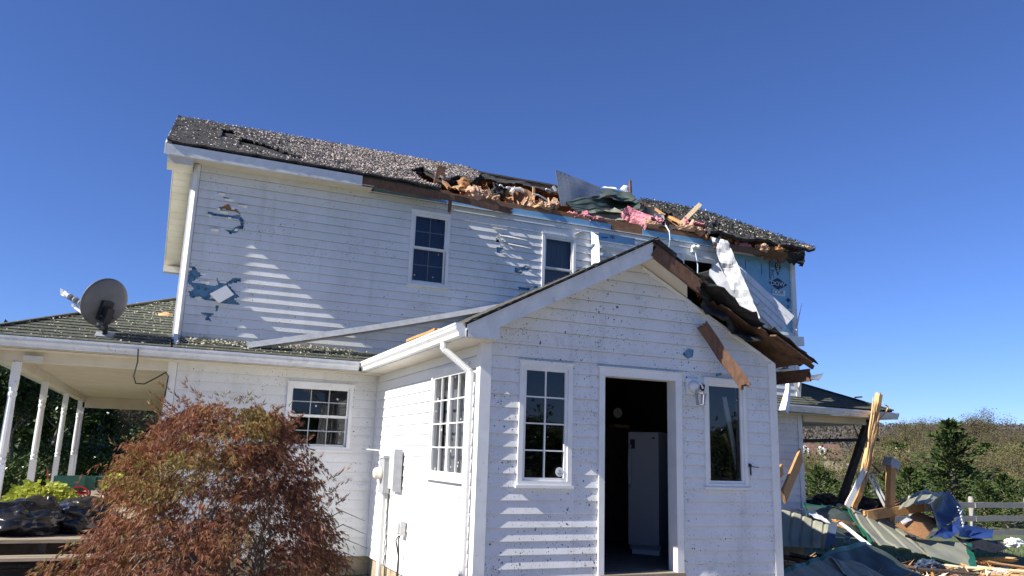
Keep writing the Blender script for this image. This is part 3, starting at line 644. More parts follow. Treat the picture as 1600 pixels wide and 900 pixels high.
# ---- skirt roof and porches
PS = 0.45; pc = 1/math.hypot(1, PS); PN = Vector((0, -PS, 1)).normalized(); PV = Vector((0, 1, PS)).normalized()
ZL, ZR = 2.43, 2.25; XL, XR = -5.35, 10.3; YE, YB = 3.9, 16.0
sh = MB()
lap(sh, (0, YE, ZL), X_, PN, 0, 0.473, HX0, -0.02, (), e=0.13, dep=0.012, Vd=PV, wav=0.004, base=0.02)
lap(sh, (0, YE, ZL), X_, PN, 0, 2.64, XL, HX0-0.03, (), e=0.13, dep=0.012, Vd=PV, wav=0.004, base=0.02, left=lambda s_: XL+s_*pc)
lap(sh, (XL, 0, ZL), Vector((0, -1, 0)), Vector((-PS, 0, 1)).normalized(), 0, 2.64, -YB, -YE, (), e=0.13, dep=0.012, Vd=Vector((1, 0, PS)).normalized(), base=0.02, right=lambda s_: -(YE+s_*pc))
sh.beam((XL, YE, ZL+0.03), (XL+2.4, YE+2.4, ZL+0.03+2.4*PS), 0.16, 0.02, n=10)
sh.build('porch_roof', m_shingle, house)
sh = MB()
lap(sh, (0, YE, ZR), X_, PN, 0, 0.473, 3.8, HX1, (), e=0.13, dep=0.012, Vd=PV, wav=0.004, base=0.02)
lap(sh, (0, YE, ZR), X_, PN, 0, 2.2, HX1+0.03, XR, (), e=0.13, dep=0.012, Vd=PV, wav=0.004, base=0.02, right=lambda s_: XR-s_*pc)
lap(sh, (XR, 0, ZR), Vector((0, 1, 0)), Vector((PS, 0, 1)).normalized(), 0, 2.2, YE, 10.5, (), e=0.13, dep=0.012, Vd=Vector((-1, 0, PS)).normalized(), base=0.02, left=lambda s_: YE+s_*pc)
sh.beam((XR, YE, ZR+0.03), (XR-2.0, YE+2.0, ZR+0.03+2.0*PS), 0.16, 0.02, n=10)
sh.build('porch_roof', m_shingle, house)
dk = MB()
for (zz, xa, xb, sgn) in ((ZL, XL, -0.02, 0), (ZR, 3.8, XR, 0)):
    dk.prism([(xa, YE+0.03, zz+0.012), (xb, YE+0.03, zz+0.012), (xb, D, zz+0.43*PS), (xa if sgn else xa+0.4, D, zz+0.43*PS)], -PN, 0.02)
dk.prism([(XL+0.02, YE+0.03, ZL+0.012), (HX0-0.04, YE+2.43, ZL+2.41*PS), (HX0-0.04, YB, ZL+2.41*PS), (XL+0.02, YB, ZL+0.012)], (0, 0, -1), 0.02)
dk.prism([(HX0-0.04, YE+0.05, ZL+0.012), (HX0-0.04, YE+2.43, ZL+2.41*PS), (XL+0.05, YE+0.05, ZL+0.012)], (0, 0, -1), 0.02)
dk.prism([(XR-0.02, YE+0.03, ZR+0.012), (XR-0.02, 10.4, ZR+0.012), (HX1+0.04, 10.4, ZR+2.0*PS), (HX1+0.04, YE+2.03, ZR+2.0*PS)], (0, 0, -1), 0.02)
dk.prism([(HX1+0.04, YE+0.05, ZR+0.012), (XR-0.05, YE+0.05, ZR+0.012), (HX1+0.04, YE+2.03, ZR+2.0*PS)], (0, 0, -1), 0.02)
dk.build('roof_sheathing', m_felt, house)
def gutter(name, p0, p1, out, m, hgt=0.125, dp=0.115):
    p0, p1 = Vector(p0), Vector(p1); out = Vector(out)
    pr = [(0, 0), (dp*0.62, 0), (dp*0.70, hgt*0.30), (dp*0.92, hgt*0.55), (dp*0.92, hgt*0.78), (dp, hgt*0.82), (dp, hgt), (dp-0.012, hgt), (dp-0.012, hgt*0.86), (dp*0.80, hgt*0.58), (dp*0.58, hgt*0.08), (0.008, hgt*0.08), (0.008, hgt), (0, hgt)]
    mb = MB(); mb.extrude(pr, p0, p1, out, ZV)
    for q in (p0, p1):
        d = (p1-p0).normalized()*0.004
        mb.extrude([(0, 0), (dp*0.62, 0), (dp*0.70, hgt*0.30), (dp*0.92, hgt*0.55), (dp*0.92, hgt*0.78), (dp, hgt*0.82), (dp, hgt), (0, hgt)], q-d, q+d, out, ZV)
    return mb.build(name, m, house)
gutter('gutter', (XL, YE+0.03, 2.315), (-0.43, YE+0.03, 2.315), FN, m_alu)
gutter('gutter', (4.25, YE+0.03, 2.16), (XR+0.05, YE+0.03, 2.10), FN, m_alu)
gutter('gutter', (XL+0.03, YB, 2.315), (XL+0.03, YE, 2.315), SN, m_alu)
gutter('gutter', (-0.30, 3.93, 2.315), (-0.30, -0.29, 2.312), SN, m_trim)
sf = MB(); lap(sf, (0, YE+0.03, 2.298), Vector((0, 1, 0)), Vector((0, 0, -1)), XL+0.05, 0.0, 0, D-YE-0.03, (), e=0.15, dep=0.005, Vd=X_, base=0.001)
sf.box((XL+0.03, YE+0.03, 2.300), (0.0, D, 2.312)); sf.build('soffit', m_soffit, house); sf = MB(); sf.box((3.8, YE+0.03, 2.10), (XR, D, 2.112))
sf.build('soffit', m_soffit, house)
pcl = MB(); lap(pcl, (0, D+0.05, 2.302), Vector((-1, 0, 0)), Vector((0, 0, -1)), 0, YB-D-0.9, 2.96, 4.85, (), e=0.2, dep=0.004, Vd=Y_, base=0.001)
pcl.box((-4.85, D+0.05, 2.304), (-2.97, YB-0.8, 2.32)); pcl.box((-2.97, HY1+0.05, 2.304), (1.5, YB-0.8, 2.32)); pcl.build('porch_ceiling', m_soffit, house); pcl = MB(); pcl.box((HX1+0.03, D, 2.115), (XR-0.3, 10.3, 2.125)); pcl.build('porch_ceiling', m_soffit, house)
bm_ = MB(); bm_.box((-4.98, D-0.07, 2.165), (HX0-0.035, D+0.07, 2.297)); bm_.box((-4.98, D+0.071, 2.165), (-4.84, YB-0.9, 2.297)); bm_.box((-4.98, YB-0.899, 2.02), (1.5, YB-0.76, 2.297))
bm_.build('porch_beam', m_soffit, house); bm_ = MB()
bm_.box((HX1+0.04, D-0.07, 1.985), (XR-0.36, D+0.07, 2.1)); bm_.box((XR-0.50, D+0.071, 1.985), (XR-0.36, 10.2, 2.1)); bm_.build('porch_beam', m_soffit, house)
def post(x, y, x2=None, y2=None):
    mb = MB(); x2 = x if x2 is None else x2; y2 = y if y2 is None else y2; r = 0.058
    p = lambda t: Vector((x2+(x-x2)*t, y2+(y-y2)*t, 0.005+2.155*t))
    q4 = lambda t0, t1: mb.beam(p(t0), p(t1), 0.098, 0.098, n=1)
    q4(0, 0.40); q4(0.86, 1.0)
    prof = [(0.40, .052), (0.41, .046), (0.42, .053), (0.43, .053), (0.44, .044), (0.46, .050), (0.50, .052), (0.62, .050), (0.74, .047), (0.79, .045), (0.80, .053), (0.815, .053), (0.825, .046), (0.84, .053), (0.86, .053)]
    mb.tube([p(t) for t, _ in prof], [r_ for _, r_ in prof], 12); mb.build('porch_post', m_trim, house)
post(-4.75, 4.30); post(-4.86, 7.90); post(-4.87, 11.2); post(-4.88, 14.35); post(-4.90, 15.15)
dkb = MB()
for i in range(12): dkb.box((-5.3+i*0.0, YE+0.0+i*0.145, -0.04), (-2.97, YE+0.138+i*0.145, random.uniform(-0.004, 0.002)))
dkb.box((-5.3, YE+12*0.145, -0.04), (-2.97, YB, -0.004)); dkb.box((-6.0, YE-0.30, -0.21), (-2.8, YE-0.16, -0.175)); dkb.box((-6.0, YE-0.155, -0.21), (-2.8, YE-0.01, -0.172))
dkb.build('porch_deck', m_deck, house)
dkb = MB(); dkb.box((-5.6, YE+0.25, -0.46), (-2.8, YE+0.30, -0.37)); dkb.box((-4.16, YE+0.03, -0.6), (-4.08, YE+0.12, -0.041)); dkb.box((-5.6, YE+0.62, -0.7), (-2.97, YE+0.66, -0.05)); dkb.build('deck_frame', m_darkwood, house)

# ---- entry room
AX1 = 3.77; AC = 1.885
fl = lambda z: (z-2.398)/0.524; fr_ = lambda z: AX1-(z-2.398)/0.524
awins = [W_wl, W_wr]; DCAS = (1.354, 2.426, -0.4, 2.143)
c = MB(); panel(c, AO, X_, FN, 0, AX1, -0.32, 2.352, [hol(W_wl), hol(W_wr), (DOOR[0]-0.02, DOOR[1]+0.02, -0.06, DOOR[3]+0.02)], 0.10)
c.prism([(0, 0, 2.353), (AX1, 0, 2.353), (AX1, 0, 2.40), (AC, 0, 3.385), (0, 0, 2.40)], (0, 1, 0), 0.10)
panel(c, SO, SU, SN, -D, -0.101, -0.32, 2.44, [hol(W_sd)], 0.10); panel(c, (AX1, 0, 0), Y_, X_, 0.101, D, -0.32, 2.40, [], 0.10)
c.build('wall_core', m_siding_side, house)
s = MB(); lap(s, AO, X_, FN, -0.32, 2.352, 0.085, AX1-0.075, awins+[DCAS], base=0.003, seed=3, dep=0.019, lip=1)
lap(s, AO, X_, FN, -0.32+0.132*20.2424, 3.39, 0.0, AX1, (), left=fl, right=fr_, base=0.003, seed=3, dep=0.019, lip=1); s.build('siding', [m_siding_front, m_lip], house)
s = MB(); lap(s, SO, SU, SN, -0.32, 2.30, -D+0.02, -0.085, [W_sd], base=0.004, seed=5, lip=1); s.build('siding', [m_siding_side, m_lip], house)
s = MB(); lap(s, (AX1, 0, 0), Y_, X_, -0.32, 2.3, 0.08, D, (), base=0.004, seed=6); s.build('siding', m_siding, house)
b = MB(); b.box((-0.034, -0.0015, -0.32), (-0.002, 0.085, 2.30)); b.box((-0.036, -0.036, -0.32), (0.085, -0.001, 2.352)); b.build('corner_board', m_trim, house); b = MB()
b.box((AX1-0.075, -0.036, -0.32), (AX1+0.034, -0.001, 2.36)); b.box((AX1+0.002, -0.0015, -0.32), (AX1+0.033, 0.08, 2.30)); b.build('corner_board', m_trim, house); b = MB(); b.box((-0.030, D-0.06, -0.32), (-0.001, D-0.03, 2.298)); b.build('corner_board', m_trim, house)
# door surround
b = MB()
b.box((1.354, -0.040, -0.05), (1.423, 0.0, 2.06)); b.box((2.341, -0.040, -0.05), (2.426, 0.0, 2.06)); b.box((1.354, -0.040, 2.061), (2.426, 0.0, 2.143)); b.box((1.33, -0.055, 2.144), (2.45, -0.001, 2.16))
b.box((1.404, 0.001, -0.03), (1.4225, 0.13, 2.06)); b.box((2.3415, 0.001, -0.03), (2.36, 0.13, 2.06)); b.box((1.404, 0.001, 2.0605), (2.36, 0.13, 2.08))
b.build('door_frame', m_trim, house)
b = MB(); b.box((1.36, -0.075, -0.05), (2.42, 0.16, -0.004)); b.build('threshold', m_deck, house)
b = MB(); b.box((1.32, -0.30, -0.62), (2.46, -0.005, -0.22)); b.build('door_step', m_block, house)
# room lining
b = MB()
panel(b, (0, 0.102, 0), X_, FN, 0.102, AX1-0.102, 0.0, 2.36, [hol(W_wl), hol(W_wr), (DOOR[0]-0.02, DOOR[1]+0.02, -0.1, DOOR[3]+0.02)], 0.012)
panel(b, (0.102, 0, 0), SU, SN, -D+0.01, -0.115, 0.0, 2.36, [hol(W_sd)], 0.012); b.box((AX1-0.115, 0.115, 0.0), (AX1-0.103, D-0.01, 2.36)); b.box((0.115, D-0.03, 0), (AX1-0.116, D-0.012, 2.36)); b.box((0.103, 0.103, 2.362), (AX1-0.104, D-0.012, 2.38))
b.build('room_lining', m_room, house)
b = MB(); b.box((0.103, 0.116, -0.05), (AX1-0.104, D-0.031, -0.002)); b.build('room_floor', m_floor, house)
# roof of the entry room, left slope whole
AS = 0.524; zt = lambda x: 2.445+AS*(x+0.30)
avL = Vector((1, 0, AS)).normalized(); anL = Vector((-AS, 0, 1)).normalized()
b = MB(); b.prism([(-0.31, -0.31, zt(-0.31)-0.015), (AC, -0.31, zt(AC)-0.015), (AC, D-0.02, zt(AC)-0.015), (-0.31, D-0.02, zt(-0.31)-0.015)], (0, 0, -1), 0.03)
b.build('roof_sheathing', m_felt, house)
b = MB(); lap(b, (-0.33, 0, zt(-0.33)-0.012), Vector((0, -1, 0)), anL, 0, 2.50, -D+0.02, 0.335, (), e=0.14, dep=0.014, Vd=avL, wav=0.006, step=0.2, base=0.004)
b.build('roof_shingles', m_shingle_lt, house); b = MB()
for i in range(26):
    x = -0.30+i*0.085; b.beam((x, -0.34, zt(x)+0.004), (x+0.10, -0.33, zt(x+0.10)+0.008), 0.03, 0.016, n=2, ragged=(0.01, 0.01), warp=0.006)
b.build('roof_shingles', m_shingle_top, house)
b = MB()
b.prism([(-0.30, -0.30, zt(-0.30)-0.14), (0.05, -0.30, 2.303), (0.05, -0.30, zt(0.05)-0.20), (AC-0.01, -0.30, zt(AC)-0.205), (AC-0.01, -0.30, zt(AC)-0.02), (-0.30, -0.30, zt(-0.30)-0.02)], (0, 1, 0), 0.022)
b.prism([(-0.30, -0.312, zt(-0.30)-0.075), (AC-0.01, -0.312, zt(AC)-0.075), (AC-0.01, -0.312, zt(AC)-0.02), (-0.30, -0.312, zt(-0.30)-0.02)], (0, 1, 0), 0.0105)
b.box((-0.302, -0.30, 2.300), (-0.285, 3.9, 2.43)); b.build('rake_board', m_alu, house)
b = MB(); b.box((-0.284, -0.277, 2.2985), (0.0, D-0.01, 2.31)); b.box((0.0, -0.277, 2.2985), (0.05, 0.0, 2.31)); b.box((0.03, -0.277, 2.311), (0.05, -0.001, 2.42))
b.prism([(0.05, -0.277, zt(0.05)-0.203), (AC, -0.277, zt(AC)-0.208), (AC, 0.0, zt(AC)-0.208), (0.05, 0.0, zt(0.05)-0.203)], (0, 0, 1), 0.012)
zr = lambda x: zt(2*AC-x)
b.prism([(AC, -0.277, zr(AC)-0.208), (2.36, -0.26, zr(2.36)-0.20), (2.55, 0.0, zr(2.55)-0.205), (AC, 0.0, zr(AC)-0.208)], (0, 0, 1), 0.012)
b.build('soffit', m_soffit, house)
b = MB()
for i in range(2): b.prism([(AC+0.02, -0.02-0.02*i, zr(AC+0.02)-0.215-0.012*i), (AX1+0.02, -0.02-0.02*i, zr(AX1+0.02)-0.21-0.012*i), (AX1+0.02, -0.02-0.02*i, zr(AX1+0.02)-0.245-0.012*i), (AC+0.02, -0.02-0.02*i, zr(AC+0.02)-0.25-0.012*i)], (0, 1, 0), 0.018)
b.build('siding_edge_trim', m_trim, house)
# right slope, torn
def rpt(x, y, h): 
    n_ = Vector((AS, 0, 1)).normalized(); return Vector((x, y, zr(x)))+n_*h
def keepR(x, y):
    edge = -0.30+0.10*noise.noise(Vector((x*5, 0, 2)))+ (0.55*max(0, 1-abs(x-2.72)/0.30)) + (0.12 if x > 2.5 else 0)
    if x > 3.55: edge = -0.29
    return y > edge
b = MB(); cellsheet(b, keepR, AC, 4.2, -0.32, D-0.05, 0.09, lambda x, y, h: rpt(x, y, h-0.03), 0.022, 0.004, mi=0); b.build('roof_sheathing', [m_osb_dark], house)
b = MB(); cellsheet(b, lambda x, y: keepR(x, y+0.0) or (2.5 < x < 3.7 and y > -0.25+0.2*noise.noise(Vector((x*9, 1, 1)))), AC, 4.26, -0.32, D-0.05, 0.075, lambda x, y, h: rpt(x, y, h+0.01), 0.012, 0.03, jit=0.45, lift=lambda x, y: (0.14*max(0, 1-abs(x-2.75)/0.5)+0.07*max(0, 1-abs(x-3.5)/0.5))*max(0, 1-(y+0.3)/0.7)*(0.6+0.9*noise.noise(Vector((x*4, y*3, 6)))), mi=0)
b.build('roof_felt', [m_felt], house)
b = MB()
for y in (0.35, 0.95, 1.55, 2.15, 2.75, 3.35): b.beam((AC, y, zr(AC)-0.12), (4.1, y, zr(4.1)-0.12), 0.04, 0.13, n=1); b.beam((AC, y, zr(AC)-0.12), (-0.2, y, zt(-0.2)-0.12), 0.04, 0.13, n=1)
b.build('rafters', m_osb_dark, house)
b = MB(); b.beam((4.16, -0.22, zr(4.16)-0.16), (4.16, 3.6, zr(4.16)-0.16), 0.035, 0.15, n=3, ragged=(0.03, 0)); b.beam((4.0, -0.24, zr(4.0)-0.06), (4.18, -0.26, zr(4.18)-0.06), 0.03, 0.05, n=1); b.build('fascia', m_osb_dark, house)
b = MB(); b.beam((AC+0.005, -0.30, zr(AC)-0.115), (2.50, -0.315, zr(2.50)-0.15), 0.035, 0.155, n=8, ragged=(0.0, 0.07), warp=0.012, ref=ZV); b.build('rake_board', m_brown, house)
b = MB(); b.prism([(AC-0.012, -0.318, zt(AC)-0.005), (AC+0.05, -0.335, zt(AC)+0.012), (2.18, -0.33, zr(2.18)+0.03), (2.17, -0.33, zr(2.17)-0.03)], (0, 1, 0), 0.05); b.build('roof_felt', m_felt, house)

# downspouts
b = MB(); b.tube([(-2.905, D-0.055, 5.17), (-2.905, D-0.056, 5.08), (-2.905, D-0.056, 2.70), (-2.905, D-0.10, 2.60), (-2.89, D-0.30, 2.52)], 0.040, 4); b.build('downspout', m_trim, house)
b = MB(); pts = [V(-0.345, 0.25, 2.33), V(-0.345, 0.25, 2.24)]
for i in range(1, 34):
    t = i/34; pts.append(V(-0.345+0.27*t, 0.25-0.10*t, 2.24-0.05*math.sin(t*math.pi/2)-0.13*t-0.05*t*t))
pts += [V(-0.075, 0.15, 1.98), V(-0.075, 0.15, -0.5)]
rr = [0.037]*2+[0.037-0.003*(i % 2) for i in range(1, 34)]+[0.037, 0.037]
b.tube(pts, rr, 10); b.build('downspout', m_trim, house)
b = MB(); b.beam((-4.93, YE+0.02, 2.33), (-5.02, YE-0.02, 2.24), 0.07, 0.05, n=1); b.beam((-5.02, YE-0.02, 2.25), (-4.98, D-0.06, 2.02), 0.07, 0.05, n=1); b.beam((-4.98, D-0.06, 2.03), (-4.98, D-0.06, 0.0), 0.07, 0.05, n=1); b.build('downspout', m_grey, house)
b = MB(); b.box((-4.68, D-0.14, 2.17), (-4.46, D-0.075, 2.24)); b.build('eave_lamp', m_greylt, house)

def px_poly(name, pts, sc_, ox, oy, m, Y, th=0.003, par=house):
    mb = MB(); q = [PY(ox+x/sc_, oy+y/sc_, Y) for x, y in pts]; mb.prism(q, (0, 1, 0), th); return mb.build(name, m, par)
mb = MB(); q = [PY(200+x/4.5, 400+y/4.5, D-0.10) for x, y in ((575,265),(690,205),(745,270),(640,330))]; mb.prism(q, (0, 1, 0), 0.05); 
tag(solo('siding_scrap', mb, m_trim, 'white square flap hanging at the blue gash in the clapboards', 'siding scrap'))
mb = MB()
for (p, q_, wd) in (((895,540),(1065,583),0.05), ((945,592),(1087,630),0.045), ((860,508),(945,520),0.015)):
    a, b_ = PY(540+p[0]/3.75, 220+p[1]/3.75, D-0.03), PY(540+q_[0]/3.75, 220+q_[1]/3.75, D-0.028)
    mb.add([a, b_, b_+V(0, -0.004, -0.004), a+V(0.03, -0.028, -wd)], [(0, 3, 2, 1)]); mb.add([a+V(0, 0.01, 0), b_+V(0, 0.01, 0), b_+V(0, -0.002, -0.006), a+V(0.03, -0.02, -wd)], [(0, 1, 2, 3)])
mb.build('lifted_clapboard', m_siding, house)
for P_ in ([(700,725),(735,695),(765,700),(760,740),(730,752)], [(895,840),(930,835),(925,850),(900,852)]): px_poly('siding_hole', P_, 3.75, 880, 360, m_foamdark, -0.0275)
# printed marks on the bare foam: words and a lozenge
def text_mesh(body, size, ext=0.0006):
    cu = bpy.data.curves.new('t', 'FONT'); cu.body = body; cu.size = size; cu.extrude = ext; cu.align_x = 'CENTER'; cu.align_y = 'CENTER'
    o = bpy.data.objects.new('t', cu); COL.objects.link(o); dg = bpy.context.evaluated_depsgraph_get(); me = bpy.data.meshes.new_from_object(o.evaluated_get(dg))
    vs = [v.co.copy() for v in me.vertices]; fs = [tuple(p.vertices) for p in me.polygons]; bpy.data.objects.remove(o); bpy.data.meshes.remove(me); return vs, fs
def put_text(mb, body, size, px, py, rot=0.0, sx=1.0, Y=D-0.0125, mi=0):
    c_ = PY(px, py, Y); vs, fs = text_mesh(body, size); cr, sr = math.cos(rot), math.sin(rot)
    mb.add([c_+V((v.x*sx)*cr-v.y*sr, -v.z, (v.x*sx)*sr+v.y*cr) for v in vs], fs, mi)
def lozenge(mb, px, py, w_, h_, Y=D-0.0112, rot=0, mi=0):
    c_ = PY(px, py, Y); pts = [(-w_, 0), (0, -h_), (w_, 0), (0, h_)]
    if rot: pts = [(-y, x) for x, y in pts]
    mb.prism([c_+V(x, 0, y) for x, y in pts], (0, 1, 0), 0.0006, mi)
def LZ(*a, **k): m_ = MB(); lozenge(m_, *a, **k); m_.build('printed_emblem', [m_print, m_pale, m_pale], house)
def PT(*a, **k): m_ = MB(); put_text(m_, *a, **k); m_.build('printed_word', [m_print, m_pale, m_pale], house)
def BX(*a): m_ = MB(); m_.box(*a); m_.build('printed_mark', [m_print, m_pale, m_pale], house)
LZ( 1215.5, 443.5, 0.24, 0.125); PT( 'DOW', 0.12, 1215.5, 443.5, 0, 1.15, mi=1)
LZ( 1215.0, 417, 0.19, 0.085, rot=1); PT( 'DOW', 0.10, 1215, 416, R(-90), 1.0, mi=1); PT( 'OR P/C', 0.115, 1206.2, 420, R(-90), 1.05)
PT( '|', 0.42, 1202.6, 420, 0, 0.5)
c_ = PY(1216.3, 457.5, D-0.0112); BX((c_.x-0.16, c_.y, c_.z-0.055), (c_.x+0.17, c_.y+0.0006, c_.z+0.06), 2); PT( 'ECOR', 0.115, 1215, 456.5, 0, 1.05)
PT( 'P', 0.11, 1232, 480, 0, 1.0); LZ( 1231.5, 469, 0.06, 0.05)
for (px, py, w_) in ((1190, 420, 0.12), (1165, 412, 0.10), (1150, 415, 0.02), (1170, 408, 0.02)):
    c_ = PY(px, py, D-0.0112); BX((c_.x-0.006, c_.y, c_.z-w_), (c_.x+0.006, c_.y+0.0006, c_.z+w_))
PT( 'III', 0.09, 957, 371, 0, 1.4)
for (px, w_) in ((943, 0.05), (948, 0.03)):
    c_ = PY(px, 370, D-0.0112); BX((c_.x-w_, c_.y, c_.z-0.02), (c_.x+w_, c_.y+0.0006, c_.z-0.005))

# ---------------------------------------------------------------- fixtures on the walls
# electric meter and breaker box on the sunlit wall (x = 0)
t = thing('electric_meter', (-0.07, 3.38, 0.45), 'grey electric meter box with a round glass meter on the sunlit wall', 'electric meter')
b = MB(); b.box((-0.12, 3.24, 0.62), (-0.036, 3.50, 1.08)); b.box((-0.13, 3.23, 1.08), (-0.03, 3.51, 1.095)); b.build('case', m_grey, t)
b = MB(); b.tube([(-0.12, 3.37, 0.88), (-0.145, 3.37, 0.88), (-0.15, 3.37, 0.88), (-0.21, 3.37, 0.88), (-0.23, 3.37, 0.88)], [0.09, 0.09, 0.08, 0.075, 0.055], 20); b.build('meter_dial', m_soffit, t, True)
b = MB(); b.tube([(-0.075, 3.36, 0.62), (-0.075, 3.36, -0.56)], 0.035, 10); b.build('conduit', m_greylt, t)
t = thing('breaker_box', (-0.07, 2.7, 0.45), 'tall grey breaker box with its door swung out on the sunlit wall', 'breaker box')
b = MB(); b.box((-0.10, 2.66, 0.69), (-0.036, 3.02, 1.19)); b.build('case', m_grey, t)
b = MB(); b.box((-0.145, 2.655, 0.67), (-0.036, 2.68, 1.21)); b.build('door', m_grey, t)
b = MB(); b.box((-0.115, 2.70, 0.70), (-0.101, 3.0, 1.18)); b.build('cover', m_greylt, t)
b = MB(); b.tube([(-0.09, 3.03, 1.16), (-0.12, 3.7, 1.19), (-0.25, 4.1, 1.20)], 0.010, 6); b.build('service_pipe', m_greylt, t)
t = thing('outlet_box', (-0.05, 2.42, 0.1), 'small grey outlet box with black cords hanging below it', 'outlet box')
b = MB(); b.box((-0.10, 2.34, 0.16), (-0.036, 2.50, 0.33)); b.box((-0.125, 2.36, 0.19), (-0.101, 2.48, 0.31)); b.build('case', m_greylt, t)
b = MB()
for k in range(2):
    b.tube([(-0.07, 2.42+0.03*k, 0.17), (-0.09-0.03*k, 2.44, 0.10), (-0.075, 2.42+0.02*k, -0.10), (-0.08, 2.40+0.06*k, -0.35), (-0.075, 2.42, -0.58)], 0.010, 6)
b.build('cord', m_black, t)
b = MB(); b.tube([(-0.045, 3.18, 0.62), (-0.05, 3.17, 0.3), (-0.045, 3.15, 0.0), (-0.05, 3.16, -0.57)], 0.008, 6)
tag(solo('wall_cable', b, m_black, 'thin dark cable running down beside the meter conduit', 'cable'))
# wall lamp right of the doorway
lc = PY(1083, 604, -0.05)
t = thing('wall_lamp', (lc.x, -0.05, lc.z-0.2), 'white wall lamp with a broken shade between doorway and right window', 'wall lamp')
b = MB(); b.box((lc.x-0.085, -0.05, lc.z-0.09), (lc.x+0.10, -0.02, lc.z+0.09)); b.build('mounting_block', m_trim, t)
b = MB(); b.tube([(lc.x, -0.05, lc.z), (lc.x, -0.10, lc.z), (lc.x, -0.14, lc.z+0.01)], [0.07, 0.06, 0.02], 16); b.tube([(lc.x, -0.11, lc.z+0.01), (lc.x+0.02, -0.17, lc.z+0.03), (lc.x+0.03, -0.19, lc.z-0.03)], 0.012, 8); b.build('bracket', m_trim, t, True)
b = MB(); b.blob((lc.x+0.065, -0.13, lc.z-0.01), 0.03, 0.03, 0.04, 0.4, 3, 2, 3); b.build('broken_socket', m_darkwood, t)
b = MB()
for k in range(8):
    a = k*math.pi/4; x, y = lc.x+0.02+0.045*math.cos(a), -0.16+0.045*math.sin(a); x2, y2 = lc.x+0.02+0.06*math.cos(a), -0.16+0.06*math.sin(a)
    b.tube([(x, y, lc.z-0.21), (x2, y2, lc.z-0.09)], 0.006, 5)
for z, r in ((lc.z-0.21, 0.05), (lc.z-0.085, 0.066)): b.tube([(lc.x+0.02, -0.16, z-0.006), (lc.x+0.02, -0.16, z+0.006)], r, 14)
b.build('lamp_shade', m_grey, t)
hk = PY(1171, 733, -0.03)
b = MB(); b.tube([hk+V(0, 0, 0.06), hk+V(0, -0.02, 0.04), hk+V(0, -0.02, -0.07)], 0.010, 6); b.tube([hk+V(0, -0.02, 0.03), hk+V(0.12, -0.02, 0.022)], 0.005, 5); b.tube([hk+V(0, 0.012, 0.04), hk+V(0, -0.025, 0.04)], 0.018, 8)
solo('door_hook', b, m_black, 'small dark metal hook on the clapboards right of the narrow window', 'hook')
sc_ = PY(874.5, 737.5, -0.026)
t = thing('window_sticker', (sc_.x, -0.026, sc_.z-0.045), 'round white sticker low on the eight-light window', 'sticker')
b = MB(); b.tube([sc_+V(0, 0.002, 0), sc_+V(0, -0.001, 0)], 0.048, 24); b.build('disc', m_white, t)
b = MB(); b.tube([sc_+V(0, -0.0012, 0.012), sc_+V(0, -0.0022, 0.012)], 0.012, 12); b.box((sc_.x-0.026, sc_.y-0.0022, sc_.z-0.018), (sc_.x+0.026, sc_.y-0.0012, sc_.z-0.006)); b.box((sc_.x-0.02, sc_.y-0.0022, sc_.z-0.030), (sc_.x+0.02, sc_.y-0.0012, sc_.z-0.024)); b.build('print', m_grey, t)
sp_ = PY(1084, 391, D-0.06)
t = thing('flood_lamp', tuple(sp_), 'small white security lamp on the wall above the blown-out window', 'security lamp')
b = MB(); b.box(tuple(sp_+V(-0.05, -0.03, -0.04)), tuple(sp_+V(0.05, 0.028, 0.05))); b.blob(sp_+V(-0.04, -0.06, 0.05), 0.045, 0.05, 0.04, 0.1, 2, 2); b.blob(sp_+V(0.05, -0.06, 0.06), 0.045, 0.05, 0.04, 0.1, 2, 2); b.build('lamp_head', m_white, t)
b = MB(); b.tube([sp_+V(0.02, -0.02, -0.04), sp_+V(0.04, -0.06, -0.3), sp_+V(0.03, -0.05, -0.62)], 0.010, 6); b.build('cord', m_pale, t)

# inside the entry room
fa, fb = PZ(1030, 863, 0.05), PZ(982, 861, 0.05)
fx = (fa.x+fb.x)/2
FY0, FY1, FH = fa.y, fa.y+0.74, 1.66
t = thing('upright_freezer', (fx+0.35, FY0+0.3, 0.0), 'white upright freezer standing just inside the open doorway', 'freezer')
dirv = Vector((fb.x-fa.x, fb.y-fa.y, 0)); dirv = Vector((-0.64, 0.77, 0)).normalized(); fl_ = 0.3
while proj(fa+dirv*fl_)[0] > 982 and fl_ < 0.9: fl_ += 0.01
bk_ = Vector((dirv.y, -dirv.x, 0)); bk_ = bk_ if bk_.x > 0 else -bk_
fh = (PY(1031, 675, fa.y)).z
def fbox(mb, a0, a1, b0, b1, z0, z1): c = fa+dirv*((a0+a1)/2)+bk_*((b0+b1)/2); c.z = (z0+z1)/2; mb.obox(c, dirv*((a1-a0)/2), bk_*((b1-b0)/2), ZV*((z1-z0)/2))
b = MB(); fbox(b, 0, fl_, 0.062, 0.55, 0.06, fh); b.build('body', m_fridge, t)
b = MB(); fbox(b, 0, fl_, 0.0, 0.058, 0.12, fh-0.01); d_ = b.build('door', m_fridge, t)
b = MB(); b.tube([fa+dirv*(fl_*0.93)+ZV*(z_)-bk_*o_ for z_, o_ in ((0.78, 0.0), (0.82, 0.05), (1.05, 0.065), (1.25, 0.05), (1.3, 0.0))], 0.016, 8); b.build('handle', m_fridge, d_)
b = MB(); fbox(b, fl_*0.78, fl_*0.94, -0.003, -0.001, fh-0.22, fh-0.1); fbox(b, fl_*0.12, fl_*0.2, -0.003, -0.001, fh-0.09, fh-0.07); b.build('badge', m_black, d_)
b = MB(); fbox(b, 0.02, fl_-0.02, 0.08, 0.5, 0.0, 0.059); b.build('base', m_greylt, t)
ca = PY(962, 668, 2.6)
